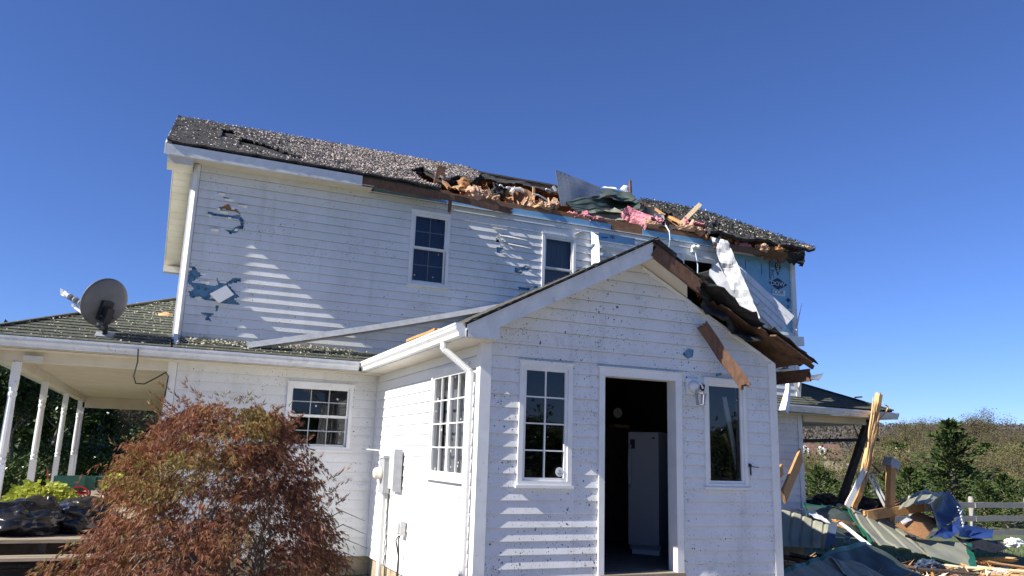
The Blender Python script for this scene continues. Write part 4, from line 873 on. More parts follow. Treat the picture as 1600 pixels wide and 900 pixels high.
t = thing('cabinet', (ca.x, 2.9, 0), 'dark tall cabinet left of the white freezer', 'cabinet')
b = MB(); b.box((ca.x-0.55, 2.6, 0.03), (ca.x+0.32, 3.1, ca.z)); b.build('body', m_darkwood, t); b = MB(); b.box((ca.x-0.12, 2.57, 0.06), (ca.x+0.30, 2.598, ca.z-0.03)); b.build('door', m_darkwood, t)
ck = PY(965, 645, 2.7)
t = thing('mantel_clock', (ck.x, 2.7, ca.z), 'round white-faced clock on the dark cabinet inside the doorway', 'clock')
b = MB(); b.tube([(ck.x, 2.70, ck.z), (ck.x, 2.74, ck.z)], 0.085, 24); b.build('rim', m_brown, t); b = MB(); b.tube([(ck.x, 2.693, ck.z), (ck.x, 2.699, ck.z)], 0.072, 24); b.build('dial', m_white, t)
b = MB(); b.box((ck.x-0.004, 2.689, ck.z), (ck.x+0.004, 2.692, ck.z+0.05)); b.beam((ck.x, 2.690, ck.z), (ck.x+0.035, 2.690, ck.z-0.01), 0.006, 0.003, n=1); b.build('hands', m_black, t)
b = MB(); b.box((ck.x-0.10, 2.66, ca.z), (ck.x+0.18, 2.80, ca.z+0.05)); b.build('base', m_wood_or, t)
for lab, px, py in (('pale antlers on the dark wall above the clock', 968, 606), ('pale antlers on the dark wall above the freezer', 1000, 608)):
    a_ = PY(px, py+22, 4.2)
    t = thing('antler_mount', tuple(a_), lab, 'antlers')
    b = MB(); b.blob(a_, 0.10, 0.05, 0.15, 0.2, 2, 2); b.build('plaque', m_brown, t)
    b = MB()
    for s_ in (-1, 1):
        b.tube([a_+V(0.03*s_, -0.05, 0.1), a_+V(0.12*s_, -0.14, 0.18), a_+V(0.16*s_, -0.2, 0.34), a_+V(0.08*s_, -0.24, 0.48)], [0.016, 0.014, 0.011, 0.004], 6)
        b.tube([a_+V(0.12*s_, -0.14, 0.18), a_+V(0.10*s_, -0.2, 0.32)], [0.011, 0.004], 5); b.tube([a_+V(0.16*s_, -0.2, 0.34), a_+V(0.22*s_, -0.2, 0.46)], [0.01, 0.003], 5)
    b.build('antlers', m_tan, t)
# things seen through the right window
for lab, p0, p1, w_, h_, m in (('white trim board leaning inside the right window', (1131, 620, 0.17), (1156, 752, 0.13), 0.06, 0.025, m_trim), ('broken yellow slat caught inside the right window', (1131, 678, 0.22), (1144, 708, 0.20), 0.035, 0.02, m_wood), ('reddish shingle scrap hanging inside the right window', (1128, 630, 0.20), (1148, 632, 0.20), 0.05, 0.02, m_brown)):
    b = MB(); b.beam(PY(*p0), PY(*p1), w_, h_, n=3, ragged=(0.01, 0.02)); solo('broken_board', b, m, lab, 'broken board')
b = MB(); bl = PY(1135, 752, 0.35); b.blob(bl, 0.14, 0.06, 0.06, 0.4, 2.5, 3, 5); solo('blue_rag', b, m_bluemetal, 'crumpled blue cloth heap low in the right window', 'cloth')
# ---------------------------------------------------------------- satellite dish on the porch roof
dm = PD(163, 477, 0); 
yb = 4.153; base = V(-3.787, yb, 2.565)
dc = PY(163, 472, yb-0.05)
t = thing('satellite_dish', tuple(base), 'charcoal satellite dish with a white arm on the porch roof', 'satellite dish')
nrm = Vector((-0.55, 0.76, 0.34)).normalized()
sx = nrm.cross(ZV).normalized(); sy = sx.cross(nrm)
if sy.z < 0: sy = -sy
b = MB(); vs = []; fs = []; nr_, na = 8, 40
for side in (0, 1):
    for i in range(nr_+1):
        for k in range(na):
            r = i/nr_; a = 2*math.pi*k/na; vs.append(dc+sx*(0.315*r*math.cos(a))+sy*(0.33*r*math.sin(a))+nrm*(0.055*r*r-0.05-0.012*side))
m_ = (nr_+1)*na
for i in range(nr_):
    for k in range(na):
        k2 = (k+1) % na; q = (i*na+k, i*na+k2, (i+1)*na+k2, (i+1)*na+k); fs.append(q); fs.append(tuple(m_+x for x in q[::-1]))
for k in range(na): k2 = (k+1) % na; fs.append((nr_*na+k, nr_*na+k2, m_+nr_*na+k2, m_+nr_*na+k))
b.add(vs, fs); b.build('reflector', m_dish, t, True)
b = MB(); pb_ = dc-nrm*0.16-sy*0.16
b.tube([base, base+V(0, 0, 0.10), pb_-V(0, 0, 0.12), pb_+sy*0.12], 0.032, 10); b.build('mast', m_black, t)
b = MB(); b.obox(dc-nrm*0.085-sy*0.10, sx*0.075, sy*0.13, nrm*0.03); b.obox(pb_+sy*0.02, sx*0.045, sy*0.10, nrm*0.06); b.tube([pb_+sx*0.09, pb_-sx*0.09], 0.02, 8); b.build('bracket', m_black, t)
b = MB(); b.obox(base+PN*0.012, Vector((0.11, 0, 0)), PV*0.09, PN*0.01); b.build('foot', m_grey, t)
lp = PY(111, 465, yb+0.30); la = dc-sy*0.30+nrm*0.02; le = PY(117, 481, yb+0.28)
b = MB(); b.tube([la-nrm*0.05, le], 0.018, 8); b.build('arm', m_greylt, t)
b = MB(); ax = (lp-le).normalized()
side_ = RT*0.86+UP*-0.5
for k in (-1, 0, 1):
    c0 = lp+side_*(0.085*k); b.tube([c0+nrm*0.03, c0-nrm*0.05, c0-nrm*0.10, c0-nrm*0.13], [0.034, 0.036, 0.036, 0.044], 12); b.obox(c0+nrm*0.06, side_*0.03, UP*0.045, nrm*0.04)
b.obox(lp-nrm*0.03, side_*0.13, nrm.cross(side_).normalized()*0.035, nrm*0.03); b.obox(le+V(0, 0, 0.02), side_*0.04, UP*0.03, nrm*0.03); b.build('receiver', m_grey, t)
b = MB(); q = [(216, 545), (215, 565), (209, 588), (212, 599), (225, 600), (245, 590), (259, 582), (263, 588), (260, 605), (257, 622)]
b.tube([PY(x, y, YE-0.10+0.03*i if i < 7 else D-0.05) for i, (x, y) in enumerate(q)], 0.009, 6); solo('loose_cable', b, m_black, 'black cable looping from the porch gutter to the wall corner', 'cable')

# ---------------------------------------------------------------- things on the deck
def bag(px, py, Y, rx, ry, rz, seed, lab, rot=0.0):
    c = PY(px, py, Y); c.z = rz*0.80
    b = MB(); b.blob(c, rx, ry, rz, 0.42, 1.15, 5, seed, rot, True)
    b.v = [(x, y, max(z, 0.004+0.004*random.random())) for x, y, z in b.v]
    k = c+V(rx*0.5, -ry*0.1, rz*0.55); b.tube([k-V(0, 0, 0.06), k+V(0.02, 0, 0.06), k+V(0.06, -0.03, 0.15)], [0.05, 0.022, 0.06], 9)
    solo('rubbish_bag', b, m_bag, lab, 'rubbish bag', 'rubbish bags on the deck', True)
bag(38, 820, 4.55, 0.42, 0.36, 0.235, 3, 'lumpy black rubbish bag at the deck edge in front of the lime plant')
bag(128, 815, 4.75, 0.40, 0.36, 0.24, 11, 'black rubbish bag slumped between the first bag and the red maple')
wz = PZ(123, 787, 0.0)
t = thing('garden_wagon', (wz.x, wz.y, 0), 'small dark green garden wagon with red spoked wheels on the deck', 'wagon')
wy = wz.y; wc = PY(120, 765, wy).x
SCW = 0.0138   # metres per photo pixel at that distance
def wheel(x, y, r):
    b = MB(); n = 28; vs = []; fs = []
    for k in range(n):
        a = 2*math.pi*k/n
        for (rr_, yy) in ((r, -0.018), (r, 0.018), (r-0.03, 0.018), (r-0.03, -0.018)): vs.append((x+rr_*math.cos(a), y+yy, r+0.004+rr_*math.sin(a)))
    for k in range(n):
        o, o2 = 4*k, 4*((k+1) % n)
        for i in range(4): fs.append((o+i, o+(i+1) % 4, o2+(i+1) % 4, o2+i))
    b.add(vs, fs)
    for k in range(8): a = math.pi*k/4+0.2; b.tube([(x, y, r+0.004), (x+(r-0.02)*math.cos(a), y, r+0.004+(r-0.02)*math.sin(a))], 0.010, 5)
    b.tube([(x, y-0.03, r+0.004), (x, y+0.03, r+0.004)], 0.03, 10); b.build('wheel', m_red, t)
wr_ = 0.175
for dx in (-0.42, 0.06):
    for y in (wy-0.26, wy+0.26): wheel(wc+dx, y, wr_)
b = MB(); b.box((wc-0.40, wy-0.2, 0.26), (wc+0.32, wy+0.2, 0.29))
for (x0_, x1_, y0_, y1_) in ((-0.40, 0.32, -0.2, -0.18), (-0.40, 0.32, 0.18, 0.2), (-0.40, -0.38, -0.179, 0.179), (0.30, 0.32, -0.179, 0.179)): b.box((wc+x0_, wy+y0_, 0.291), (wc+x1_, wy+y1_, 0.52))
b.box((wc-0.06, wy-0.225, 0.30), (wc+0.14, wy-0.201, 0.545)); b.build('bed', m_wagon, t)
b = MB(); b.beam((wc-0.45, wy, 0.2), (wc+0.2, wy, 0.2), 0.05, 0.05, n=1)
for dx in (-0.42, 0.06): b.tube([(wc+dx, wy-0.27, wr_), (wc+dx, wy+0.27, wr_)], 0.014, 6); b.box((wc+dx-0.03, wy-0.15, wr_), (wc+dx+0.03, wy+0.15, 0.259))
b.build('undercarriage', m_red, t)
b = MB(); b.tube([(wc-0.45, wy, 0.2), (wc-0.52, wy, 0.5), (wc-0.54, wy, 0.62)], 0.014, 6); b.tube([(wc-0.54, wy-0.07, 0.62), (wc-0.54, wy+0.07, 0.62)], 0.012, 6); b.build('tongue', m_red, t)
t2 = thing('planter_box', (wc+0.68, wy, 0), 'dark green box planter on dark wheels behind the garden wagon', 'planter')
t = t2; wheel(wc+0.62, wy-0.24, 0.17)
t2.children[0].data.materials[0] = m_darkwood
b = MB(); b.box((wc+0.36, wy-0.2, 0.27), (wc+0.95, wy+0.2, 0.50)); b.box((wc+0.345, wy-0.215, 0.50), (wc+0.965, wy+0.215, 0.525)); b.box((wc+0.5, wy-0.1, 0.0), (wc+0.9, wy+0.2, 0.268)); b.build('box', m_wagon, t2)
def potted(px, py, Y, r, h, n, lab, mleaf, pot=True, z0=0.0):
    c = PY(px, py, Y); c.z = z0
    t = thing('potted_plant', tuple(c), lab, 'potted plant')
    b = MB(); b.tube([c+V(0, 0, 0.0), c+V(0, 0, h*0.36), c+V(0, 0, h*0.37), c+V(0, 0, h*0.42)], [r*0.30, r*0.42, r*0.47, r*0.47], 18); b.build('pot', m_terra, t)
    th = rng.uniform(0, 2*np.pi, n); rad = r*np.sqrt(rng.uniform(0, 1, n)); zz = h*(0.42+0.58*np.sqrt(np.clip(1-(rad/r)**2, 0, 1))*rng.uniform(0.5, 1, n))
    Cc = np.stack([c.x+rad*np.cos(th), c.y+rad*np.sin(th), zz+z0], 1); Dd = np.stack([np.cos(th), np.sin(th), rng.uniform(-0.5, 0.5, n)], 1)+rng.normal(0, 0.3, (n, 3))
    quads('foliage', leaves(Cc, Dd, rng.uniform(0.07, 0.13, n), rng.uniform(0.06, 0.10, n)), [mleaf], np.zeros(n), t, tuple(c))
potted(62, 790, 5.6, 0.42, 0.62, 420, 'lime green potted plant behind the first rubbish bag', m_vine)
potted(178, 752, wy-0.4, 0.17, 0.62, 90, 'small lime green plant in a pot beside the wagon planter', m_vine)

# ---------------------------------------------------------------- the fallen gutter and other scraps on the low roofs
def profile_thing(name, p0, p1, m, lab, cat, roll=0.0, hgt=0.11, dp=0.10, n=10, bend=0.0):
    p0, p1 = Vector(p0), Vector(p1); d = (p1-p0).normalized(); rt_ = d.cross(ZV).normalized(); up_ = rt_.cross(d)
    rt2 = rt_*math.cos(roll)+up_*math.sin(roll); up2 = -rt_*math.sin(roll)+up_*math.cos(roll)
    pr = [(0, 0), (dp*0.62, 0), (dp*0.70, hgt*0.30), (dp*0.92, hgt*0.55), (dp*0.92, hgt*0.78), (dp, hgt), (dp-0.01, hgt), (dp*0.80, hgt*0.58), (dp*0.58, hgt*0.08), (0.008, hgt*0.08), (0.008, hgt), (0, hgt)]
    vs = []; fs = []; k = len(pr)
    for i in range(n+1):
        t_ = i/n; q = p0+(p1-p0)*t_+up_*(bend*math.sin(math.pi*t_))
        vs += [q+rt2*(x-dp/2)+up2*y for x, y in pr]
    for i in range(n):
        for j in range(k): fs.append((i*k+j, i*k+(j+1) % k, (i+1)*k+(j+1) % k, (i+1)*k+j))
    fs += [tuple(range(k-1, -1, -1)), tuple(n*k+j for j in range(k))]
    b = MB(); b.add(vs, fs); return solo(name, b, m, lab, cat)
profile_thing('fallen_gutter', PY(385, 537, 4.14), PY(815, 470, 4.235), m_gutter_old, 'long grey fallen gutter slanting across the long wall from low roof to entry roof', 'gutter', roll=R(200), bend=-0.03, hgt=0.09, dp=0.085)
b = MB(); q = PY(640, 532, 1.9); b.beam(PX(641, 533, -0.22), PX(686, 515, -0.22), 0.10, 0.03, n=4, ragged=(0.03, 0.05), warp=0.01); solo('broken_board', b, m_wood_or, 'short orange board lying behind the entry room gutter', 'broken board')
b = MB(); q = PY(330, 552, YE+0.02); b.blob(q+V(0, 0, 0.03), 0.10, 0.03, 0.035, 0.4, 2.5, 3, 2); solo('insulation_scrap', b, m_tan, 'small tan scrap lodged in the gutter left of the fallen gutter', 'insulation')
q = PY(256, 500, 5.2); b = MB(); b.patch(q+V(-0.10, 0, 0.0), q+V(0.10, 0.02, 0.02), q+V(0.12, 0.12, 0.12), q+V(-0.08, 0.10, 0.12), 6, 6, 0.01, 0.05, 5, ragged=0.04); solo('insulation_scrap', b, m_wood, 'yellow scrap on the porch roof beside the house corner', 'insulation')
b = MB(); q = PY(1337, 621, 4.15); b.beam(q, q+V(0.17, 0.02, 0.02), 0.06, 0.03, n=2, ragged=(0.02, 0.02)); solo('broken_board', b, m_wood_or, 'short yellow block lying on the right porch roof', 'broken board')

# leaf bits on roofs: nobody could count them
def litter(name, n, pt, nrm_, mats, wts, lab, sz=(0.02, 0.055), keep=None, up=0.35):
    P = []; k = 0
    while len(P) < n and k < n*12:
        k += 1; r = pt()
        if r is not None: P.append(r)
    P = np.array([tuple(p) for p in P]); n = len(P); nn = np.array(tuple(nrm_))
    d = rng.normal(size=(n, 3))*np.array([1.8, 1, 1]); d -= np.outer(d@nn, nn)*(1-up); d /= np.linalg.norm(d, axis=1, keepdims=True)
    o = quads(name, leaves(P, d, rng.uniform(*sz, n), rng.uniform(sz[0]*0.5, sz[1]*0.5, n)), mats, rng.choice(len(mats), n, p=wts)); o['kind'] = 'stuff'; tag(o, lab, 'leaf litter'); return o
def top_pt():
    x, s_ = random.uniform(-3.3, 2.5), random.uniform(0, RL)
    dens = min(1, 0.06+0.94*max(0, (x+2.7)/2.9)**1.5)*(0.35+0.65*min(1, max(0, 0.9+1.6*noise.noise(Vector((x*1.5, s_*2.5, 0))))))
    if random.random() > dens or not k1(x, s_): return None
    return roofpt(x, s_, 0.055+random.uniform(0, 0.02)+sag1(x, s_))
litter('leaf_litter', 30000, top_pt, RN, [m_flake, m_flake2, m_flake4], [0.46, 0.34, 0.20], 'pale shredded leaf bits coating the black upper roof', (0.017, 0.050), up=0.5)
def top_pt2():
    x, s_ = random.uniform(4.9, 8.6), random.uniform(0, RL)
    if not k3(x, s_): return None
    return roofpt(x, s_, 0.07+random.uniform(0, 0.03))
litter('leaf_litter', 5000, top_pt2, RN, [m_flake, m_flake4, m_shingle], [0.14, 0.4, 0.46], 'grey shredded bits on the far end of the upper roof', (0.02, 0.07), up=0.8)
def porch_pt():
    x, y = random.uniform(XL, 0), random.uniform(YE, YE+2.4)
    if y-YE > x-XL or (x > HX0 and y > D): return None
    return V(x, y, ZL+(y-YE)*PS+0.045)
litter('leaf_litter', 800, porch_pt, PN, [m_flake, m_flake3], [0.5, 0.5], 'pale leaf bits scattered on the green porch roof', (0.016, 0.048), up=0.4)
def porch_pt2():
    x = random.uniform(-2.9, -0.4); y = D-0.02-abs(random.gauss(0, 0.10))
    return V(x, y, ZL+(y-YE)*PS+0.045) if y > YE else None
litter('leaf_litter', 1400, porch_pt2, PN, [m_flake, m_flake3], [0.4, 0.6], 'drift of leaf bits along the foot of the upstairs wall', (0.02, 0.06), up=0.6)

# ---------------------------------------------------------------- wreckage on the upper roof
CH = 'insulation along the torn eave'
def chunk(px, py, Y, rx, rz, m, lab, seed, amp=0.5, name='insulation_batt', cat='insulation', ry=None, rot=0.0, sub=4):
    b = MB(); c = PY(px, py, Y); rs = random.Random(seed)
    b.blob(c-V(0, 0, rz*0.2), rx*0.6, (ry or rx*0.6), rz*0.55, amp*1.2, 1.5, sub, seed, rot, True)
    for k in range(5):      # torn slabs of it standing at odd angles
        u_ = V(rs.gauss(0, 1), rs.gauss(0, 0.6), rs.gauss(0, 0.7)).normalized(); v_ = V(rs.gauss(0, 0.7), rs.gauss(0, 0.5), rs.gauss(0.5, 0.8)); v_ = (v_-u_*v_.dot(u_)).normalized()
        o = c+V(rs.uniform(-0.5, 0.5)*rx, rs.uniform(-0.3, 0.3)*rx, rs.uniform(-0.25, 0.35)*rz); a_, h_ = u_*rx*rs.uniform(0.3, 0.65), v_*rz*rs.uniform(0.35, 0.75)
        b.patch(o-a_-h_, o+a_-h_*0.8, o+a_*0.8+h_, o-a_*0.9+h_*0.9, 8, 7, 0.025, min(rx, rz)*0.22, 5, ragged=min(rx, rz)*0.35, seed=seed+k, sag=min(rx, rz)*rs.uniform(-0.3, 0.3))
    return solo(name, b, m, lab, cat, CH if cat == 'insulation' else None)
chunk(742, 302, 4.45, 0.26, 0.24, m_tan, 'peaked tan insulation lump at the end of the speckled shingles', 1, rot=R(-35))
chunk(757, 312, 4.40, 0.12, 0.22, m_tan, 'pinkish upright insulation lump right of the peaked one', 21)
chunk(726, 292, 4.60, 0.14, 0.20, m_ply, 'brown torn board clump at the shingle edge behind the peaked lump', 2, 0.5, 'roof_debris', 'roof debris')
chunk(772, 314, 4.40, 0.10, 0.10, m_tan, 'small cream insulation tuft below the black felt', 3)
chunk(775, 301, 4.70, 0.20, 0.17, m_felt, 'black crumpled felt behind the cream insulation tuft', 4, 0.5, 'felt_scrap', 'roofing felt')
chunk(830, 322, 4.45, 0.14, 0.14, m_tan, 'ragged tan insulation in front of the curled plywood', 5, 0.6)
chunk(850, 323, 4.42, 0.24, 0.12, m_tan, 'flat tan insulation between plywood and grey metal sheet', 6, 0.5)
chunk(866, 318, 4.50, 0.12, 0.16, m_tan, 'tan insulation knob at the foot of the grey metal sheet', 7, 0.6)
chunk(789, 296, 4.9, 0.20, 0.05, m_alu, 'pale twisted strip above the black felt', 8, 0.6, 'metal_strip', 'metal strip', rot=R(25))
chunk(894, 337, 4.44, 0.16, 0.09, m_pink, 'pink insulation crumbs left of the folded roofing', 9, 0.8)
chunk(910, 340, 4.44, 0.20, 0.09, m_pink, 'pink insulation crumbs under the folded roofing', 10, 0.8)
chunk(928, 343, 4.44, 0.20, 0.07, m_pink, 'thin reddish insulation right under the folded roofing', 12, 0.8)
chunk(1016, 351, 4.36, 0.26, 0.11, m_tan, 'tan insulation roll end under the pink batt', 13, 0.4)
chunk(1025, 345, 4.5, 0.15, 0.12, m_pink, 'small pink batt beside the grey flap', 14, 0.4)
chunk(1072, 357, 4.38, 0.30, 0.10, m_tan, 'long tan insulation bulge under the far shingles', 15, 0.4)
chunk(1092, 361, 4.36, 0.20, 0.13, m_tan, 'cream insulation bulge beside the hanging white strip', 16, 0.5)
chunk(1085, 351, 4.5, 0.26, 0.07, m_pink, 'pink insulation tuft above the cream bulge', 17, 0.7)
chunk(1135, 372, 4.3, 0.12, 0.12, m_ply, 'orange splintered knot above the hanging white strip', 18, 0.6, 'roof_debris', 'roof debris')
chunk(1160, 384, 4.2, 0.22, 0.07, m_pink, 'dusty pink insulation under the far eave', 19, 0.7)
chunk(1192, 386, 4.05, 0.16, 0.12, m_tan, 'grey tan insulation clump at the far eave', 20, 0.7)
chunk(1215, 389, 4.03, 0.17, 0.09, m_ply, 'yellow broken block sticking out of the far eave', 22, 0.5, 'roof_debris', 'roof debris')
# torn plywood arcs
b = MB(); b.patch(PY(773, 296, 4.9), PY(798, 296, 4.9), PY(812, 322, 4.5), PY(795, 321, 4.45), 8, 8, 0.012, 0.05, 2, sag=0.10, ragged=0.03, seed=1); solo('plywood_sheet', b, m_ply, 'curled orange plywood slab left of the frayed arc', 'plywood')
b = MB(); b.patch(PY(800, 297, 4.8), PY(818, 303, 4.75), PY(826, 325, 4.42), PY(802, 322, 4.42), 8, 8, 0.012, 0.04, 2, sag=0.14, ragged=0.03, seed=2); solo('plywood_sheet', b, m_osb, 'dark orange plywood slab curling under the frayed arc', 'plywood')
b = MB(); b.patch(PY(818, 298, 4.9), PY(835, 306, 4.85), PY(834, 322, 4.5), PY(822, 322, 4.5), 8, 8, 0.012, 0.05, 2, sag=0.08, ragged=0.04, seed=3); solo('plywood_sheet', b, m_ply, 'brown plywood slab standing right of the frayed arc', 'plywood')
b = MB(); pts = [PY(x, y, 4.7) for x, y in ((798, 302), (803, 297), (812, 296), (818, 300))]; b.tube(pts, [0.05, 0.055, 0.055, 0.04], 8); b.v = [tuple(Vector(v)+Vector((noise.noise(Vector(v)*9), noise.noise(Vector(v)*9+V(5, 0, 0)), noise.noise(Vector(v)*9+V(0, 5, 0))))*0.03) for v in b.v]; solo('frayed_strip', b, m_flake, 'frayed grey strip arched over the plywood slabs', 'torn strip')
b = MB(); b.tube([PY(x, y, 4.6) for x, y in ((832, 303), (842, 305), (852, 311), (861, 319))], 0.014, 6); solo('loose_wire', b, m_pale, 'thin pale wire arching left of the grey metal sheet', 'wire')
# boards
def bd(lab, p0, p1, w_, h_, m, rg=(0.02, 0.02), wp=0.008, roll=0.0, name='broken_board', cat='broken board', n=6):
    b = MB(); b.beam(p0, p1, w_, h_, roll=roll, n=n, ragged=rg, warp=wp); return solo(name, b, m, lab, cat)
bd('reddish brown board standing out of the speckled shingles', PY(684, 290, 5.2), PY(690, 260, 5.25), 0.16, 0.035, m_brown, (0.02, 0.04))
bd('short red brown splinter behind the standing board', PY(693, 283, 5.0), PY(702, 294, 4.7), 0.06, 0.05, m_osb, (0.03, 0.05))
bd('small white stick left of the grey metal sheet on the ridge', PY(853, 295, 7.4), PY(860, 298, 7.4), 0.05, 0.03, m_white, (0, 0.02), 0)
bd('white stick leaning against the grey metal sheet', PY(864, 291, 7.2), PY(869, 298, 7.2), 0.07, 0.04, m_white, (0, 0.02), 0)
bd('short upright stud stub on the ridge line', PY(834, 304, 7.0), PY(834, 292, 7.0), 0.05, 0.03, m_wood, (0, 0.03), 0)
bd('thin red brown stake standing behind the folded roofing', PY(985, 305, 6.3), PY(985, 281, 6.3), 0.04, 0.05, m_brown, (0, 0.04))
bd('yellow board lying at the left end of the far shingles', PY(1016, 323, 5.8), PY(1036, 336, 5.2), 0.10, 0.05, m_wood_or, (0.04, 0.03))
bd('yellow board lying under the leaning white-topped stick', PY(1047, 339, 5.3), PY(1066, 349, 4.9), 0.10, 0.05, m_wood_or, (0.05, 0.03))
bd('pale two-by-four leaning up out of the far shingles', PY(1062, 351, 4.7), PY(1094, 319, 4.55), 0.05, 0.085, m_pine, (0.01, 0.01), 0.003)
bd('long splintered rake board along the far roof edge', PX(1155, 357, 8.66), PX(1264, 389, 8.66), 0.04, 0.09, m_wood_or, (0.10, 0.12), 0.02)
rs = random.Random(99)
for i in range(20):
    px = rs.uniform(690, 872); y_ = rs.uniform(4.35, 5.4); py = 268+(px-690)*0.245+rs.uniform(14, 44)-(y_-4.35)*8; c = PY(px, py, y_); L_ = rs.uniform(0.12, 0.38); an = rs.uniform(-0.3, 2.6)
    d_ = V(math.cos(an), rs.gauss(0, 0.4), abs(math.sin(an))*0.9)*L_/2
    bd('splintered board end in the torn middle of the main roof', c-d_, c+d_, rs.uniform(0.04, 0.13), rs.uniform(0.015, 0.04), (m_wood_or, m_ply, m_osb, m_brown, m_wood)[i % 5], (0.05, 0.09), 0.015)['group'] = 'splintered boards in the torn roof'
# grey metal sheet and folded roofing
b = MB(); b.patch(PY(876, 322, 5.0), PY(945, 326, 5.2), PY(938, 292, 5.4), PY(868, 265, 5.2), 12, 8, 0.004, 0.03, 1.2, sag=0.03, seed=4); solo('metal_sheet', b, m_greymetal, 'grey flat metal sheet standing up on the broken roof', 'metal sheet')
b = MB()
b.patch(PY(884, 313, 5.0), PY(992, 304, 5.5), PY(1006, 336, 4.55), PY(902, 331, 4.5), 44, 30, 0.005, 0.10, 1.7, ribs=5, rib_h=0.05, ribv=True, sag=0.16, ragged=0.06, seed=5)
b.patch(PY(948, 295, 5.7), PY(984, 302, 5.6), PY(1004, 322, 5.0), PY(958, 314, 5.0), 20, 12, 0.005, 0.06, 2, sag=0.12, ragged=0.05, seed=6)
b.patch(PY(886, 310, 5.2), PY(952, 293, 5.7), PY(966, 304, 5.2), PY(890, 319, 5.0), 20, 8, 0.005, 0.04, 2, ragged=0.04, seed=8)
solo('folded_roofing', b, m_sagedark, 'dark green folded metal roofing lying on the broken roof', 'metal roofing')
b = MB(); b.patch(PY(905, 333, 4.6), PY(960, 326, 4.7), PY(990, 343, 4.45), PY(935, 345, 4.45), 20, 10, 0.005, 0.05, 2.5, ribs=3, rib_h=0.03, sag=0.05, ragged=0.05, seed=9); solo('folded_roofing', b, m_sage, 'grey green roofing strip under the dark folded roofing', 'metal roofing')
b = MB(); b.patch(PY(990, 330, 4.8), PY(1020, 322, 5.0), PY(1038, 345, 4.5), PY(1015, 345, 4.5), 14, 12, 0.006, 0.06, 2, sag=0.10, ragged=0.05, seed=10); solo('shingle_flap', b, m_felt, 'dark shingle flap folded beside the pink batt', 'roofing felt')
b = MB(); b.patch(PY(1022, 336, 4.7), PY(1036, 337, 4.7), PY(1040, 356, 4.36), PY(1030, 352, 4.4), 10, 10, 0.02, 0.04, 2, sag=0.12, seed=11); solo('metal_flap', b, m_greymetal, 'rounded grey flap right of the pink batt', 'metal sheet')
b = MB(); b.patch(PY(968, 337, 4.55), PY(976, 330, 4.7), PY(1016, 346, 4.5), PY(1008, 358, 4.3), 24, 14, 0.10, 0.07, 3.0, ribs=5, rib_h=0.05, sag=0.10, ragged=0.03, seed=12); solo('insulation_batt', b, m_pink, 'large pink insulation batt spilling over the eave', 'insulation', CH)
b = MB(); b.patch(PY(958, 344, 4.5), PY(972, 328, 4.8), PY(980, 332, 4.8), PY(968, 350, 4.4), 10, 10, 0.012, 0.05, 3, ragged=0.05, seed=13); solo('plywood_sheet', b, m_osb, 'brown plywood corner left of the pink batt', 'plywood')
b = MB(); b.patch(PY(968, 296, 6.4), PY(983, 301, 6.4), PY(983, 290, 6.6), PY(975, 288, 6.6), 6, 6, 0.006, 0.03, 3, sag=0.05); solo('metal_scrap', b, m_white, 'white bent scrap beside the thin stake', 'metal strip')
b = MB(); b.patch(PY(940, 293, 6.2), PY(965, 296, 6.2), PY(962, 293, 6.4), PY(945, 291, 6.4), 6, 4, 0.006, 0.02, 3); solo('metal_scrap', b, m_white, 'white edge scrap behind the grey metal sheet', 'metal strip')
b = MB(); b.patch(PY(1100, 364, 4.2), PY(1118, 345, 4.6), PY(1140, 360, 4.4), PY(1112, 373, 4.15), 14, 12, 0.012, 0.06, 3, sag=0.08, ragged=0.06, seed=14); solo('shingle_flap', b, m_felt, 'black shingle flap above the hanging white strip', 'roofing felt')
b = MB(); b.patch(PY(1046, 357, 4.35), PY(1090, 366, 4.3), PY(1086, 360, 4.5), PY(1045, 350, 4.5), 14, 6, 0.01, 0.03, 4, ragged=0.04, seed=15); solo('shingle_flap', b, m_shingle_top, 'grey shingle strip draped along the eave below the leaning stick', 'roofing felt')
b = MB(); b.patch(PY(735, 273, 7.5), PY(875, 303, 7.3), PY(872, 296, 7.8), PY(735, 269, 7.8), 40, 4, 0.02, 0.05, 3, ragged=0.08, seed=16); solo('shingle_flap', b, m_shingle_top, 'ragged shingle edge along the open ridge', 'roofing felt')
for lab, px, py, s_, sd in (('hanging black felt shred at the far roof corner', 1236, 400, 0.5, 1), ('torn black felt fringe along the far eave', 1205, 396, 0.55, 2)):
    b = MB(); c = PY(px, py, 4.02); b.patch(c+V(-s_*0.7, 0, 0.10), c+V(s_*0.7, -0.02, 0.06), c+V(s_*0.75, 0.1, -0.12), c+V(-s_*0.6, 0.12, -0.06), 18, 8, 0.01, 0.06, 4, ragged=0.10, seed=sd); solo('felt_scrap', b, m_felt if sd == 1 else m_brown, lab, 'roofing felt')
b = MB(); b.tube([PY(x, y, 4.02) for x, y in ((1245, 392), (1254, 393), (1256, 400), (1254, 409), (1246, 408))], [0.02, 0.045, 0.03, 0.04, 0.02], 7); b.v = [tuple(Vector(v)+Vector((noise.noise(Vector(v)*7), 0, noise.noise(Vector(v)*7+V(0, 5, 0))))*0.05) for v in b.v]; solo('felt_scrap', b, m_felt, 'curled black felt loop at the far eave tip', 'roofing felt')
b = MB(); b.beam(PY(1115, 383, 4.05), PY(1235, 400, 4.05), 0.03, 0.12, n=12, ragged=(0.05, 0.1), warp=0.03); solo('broken_board', b, m_brown, 'cracked brown board under the far eave', 'broken board')

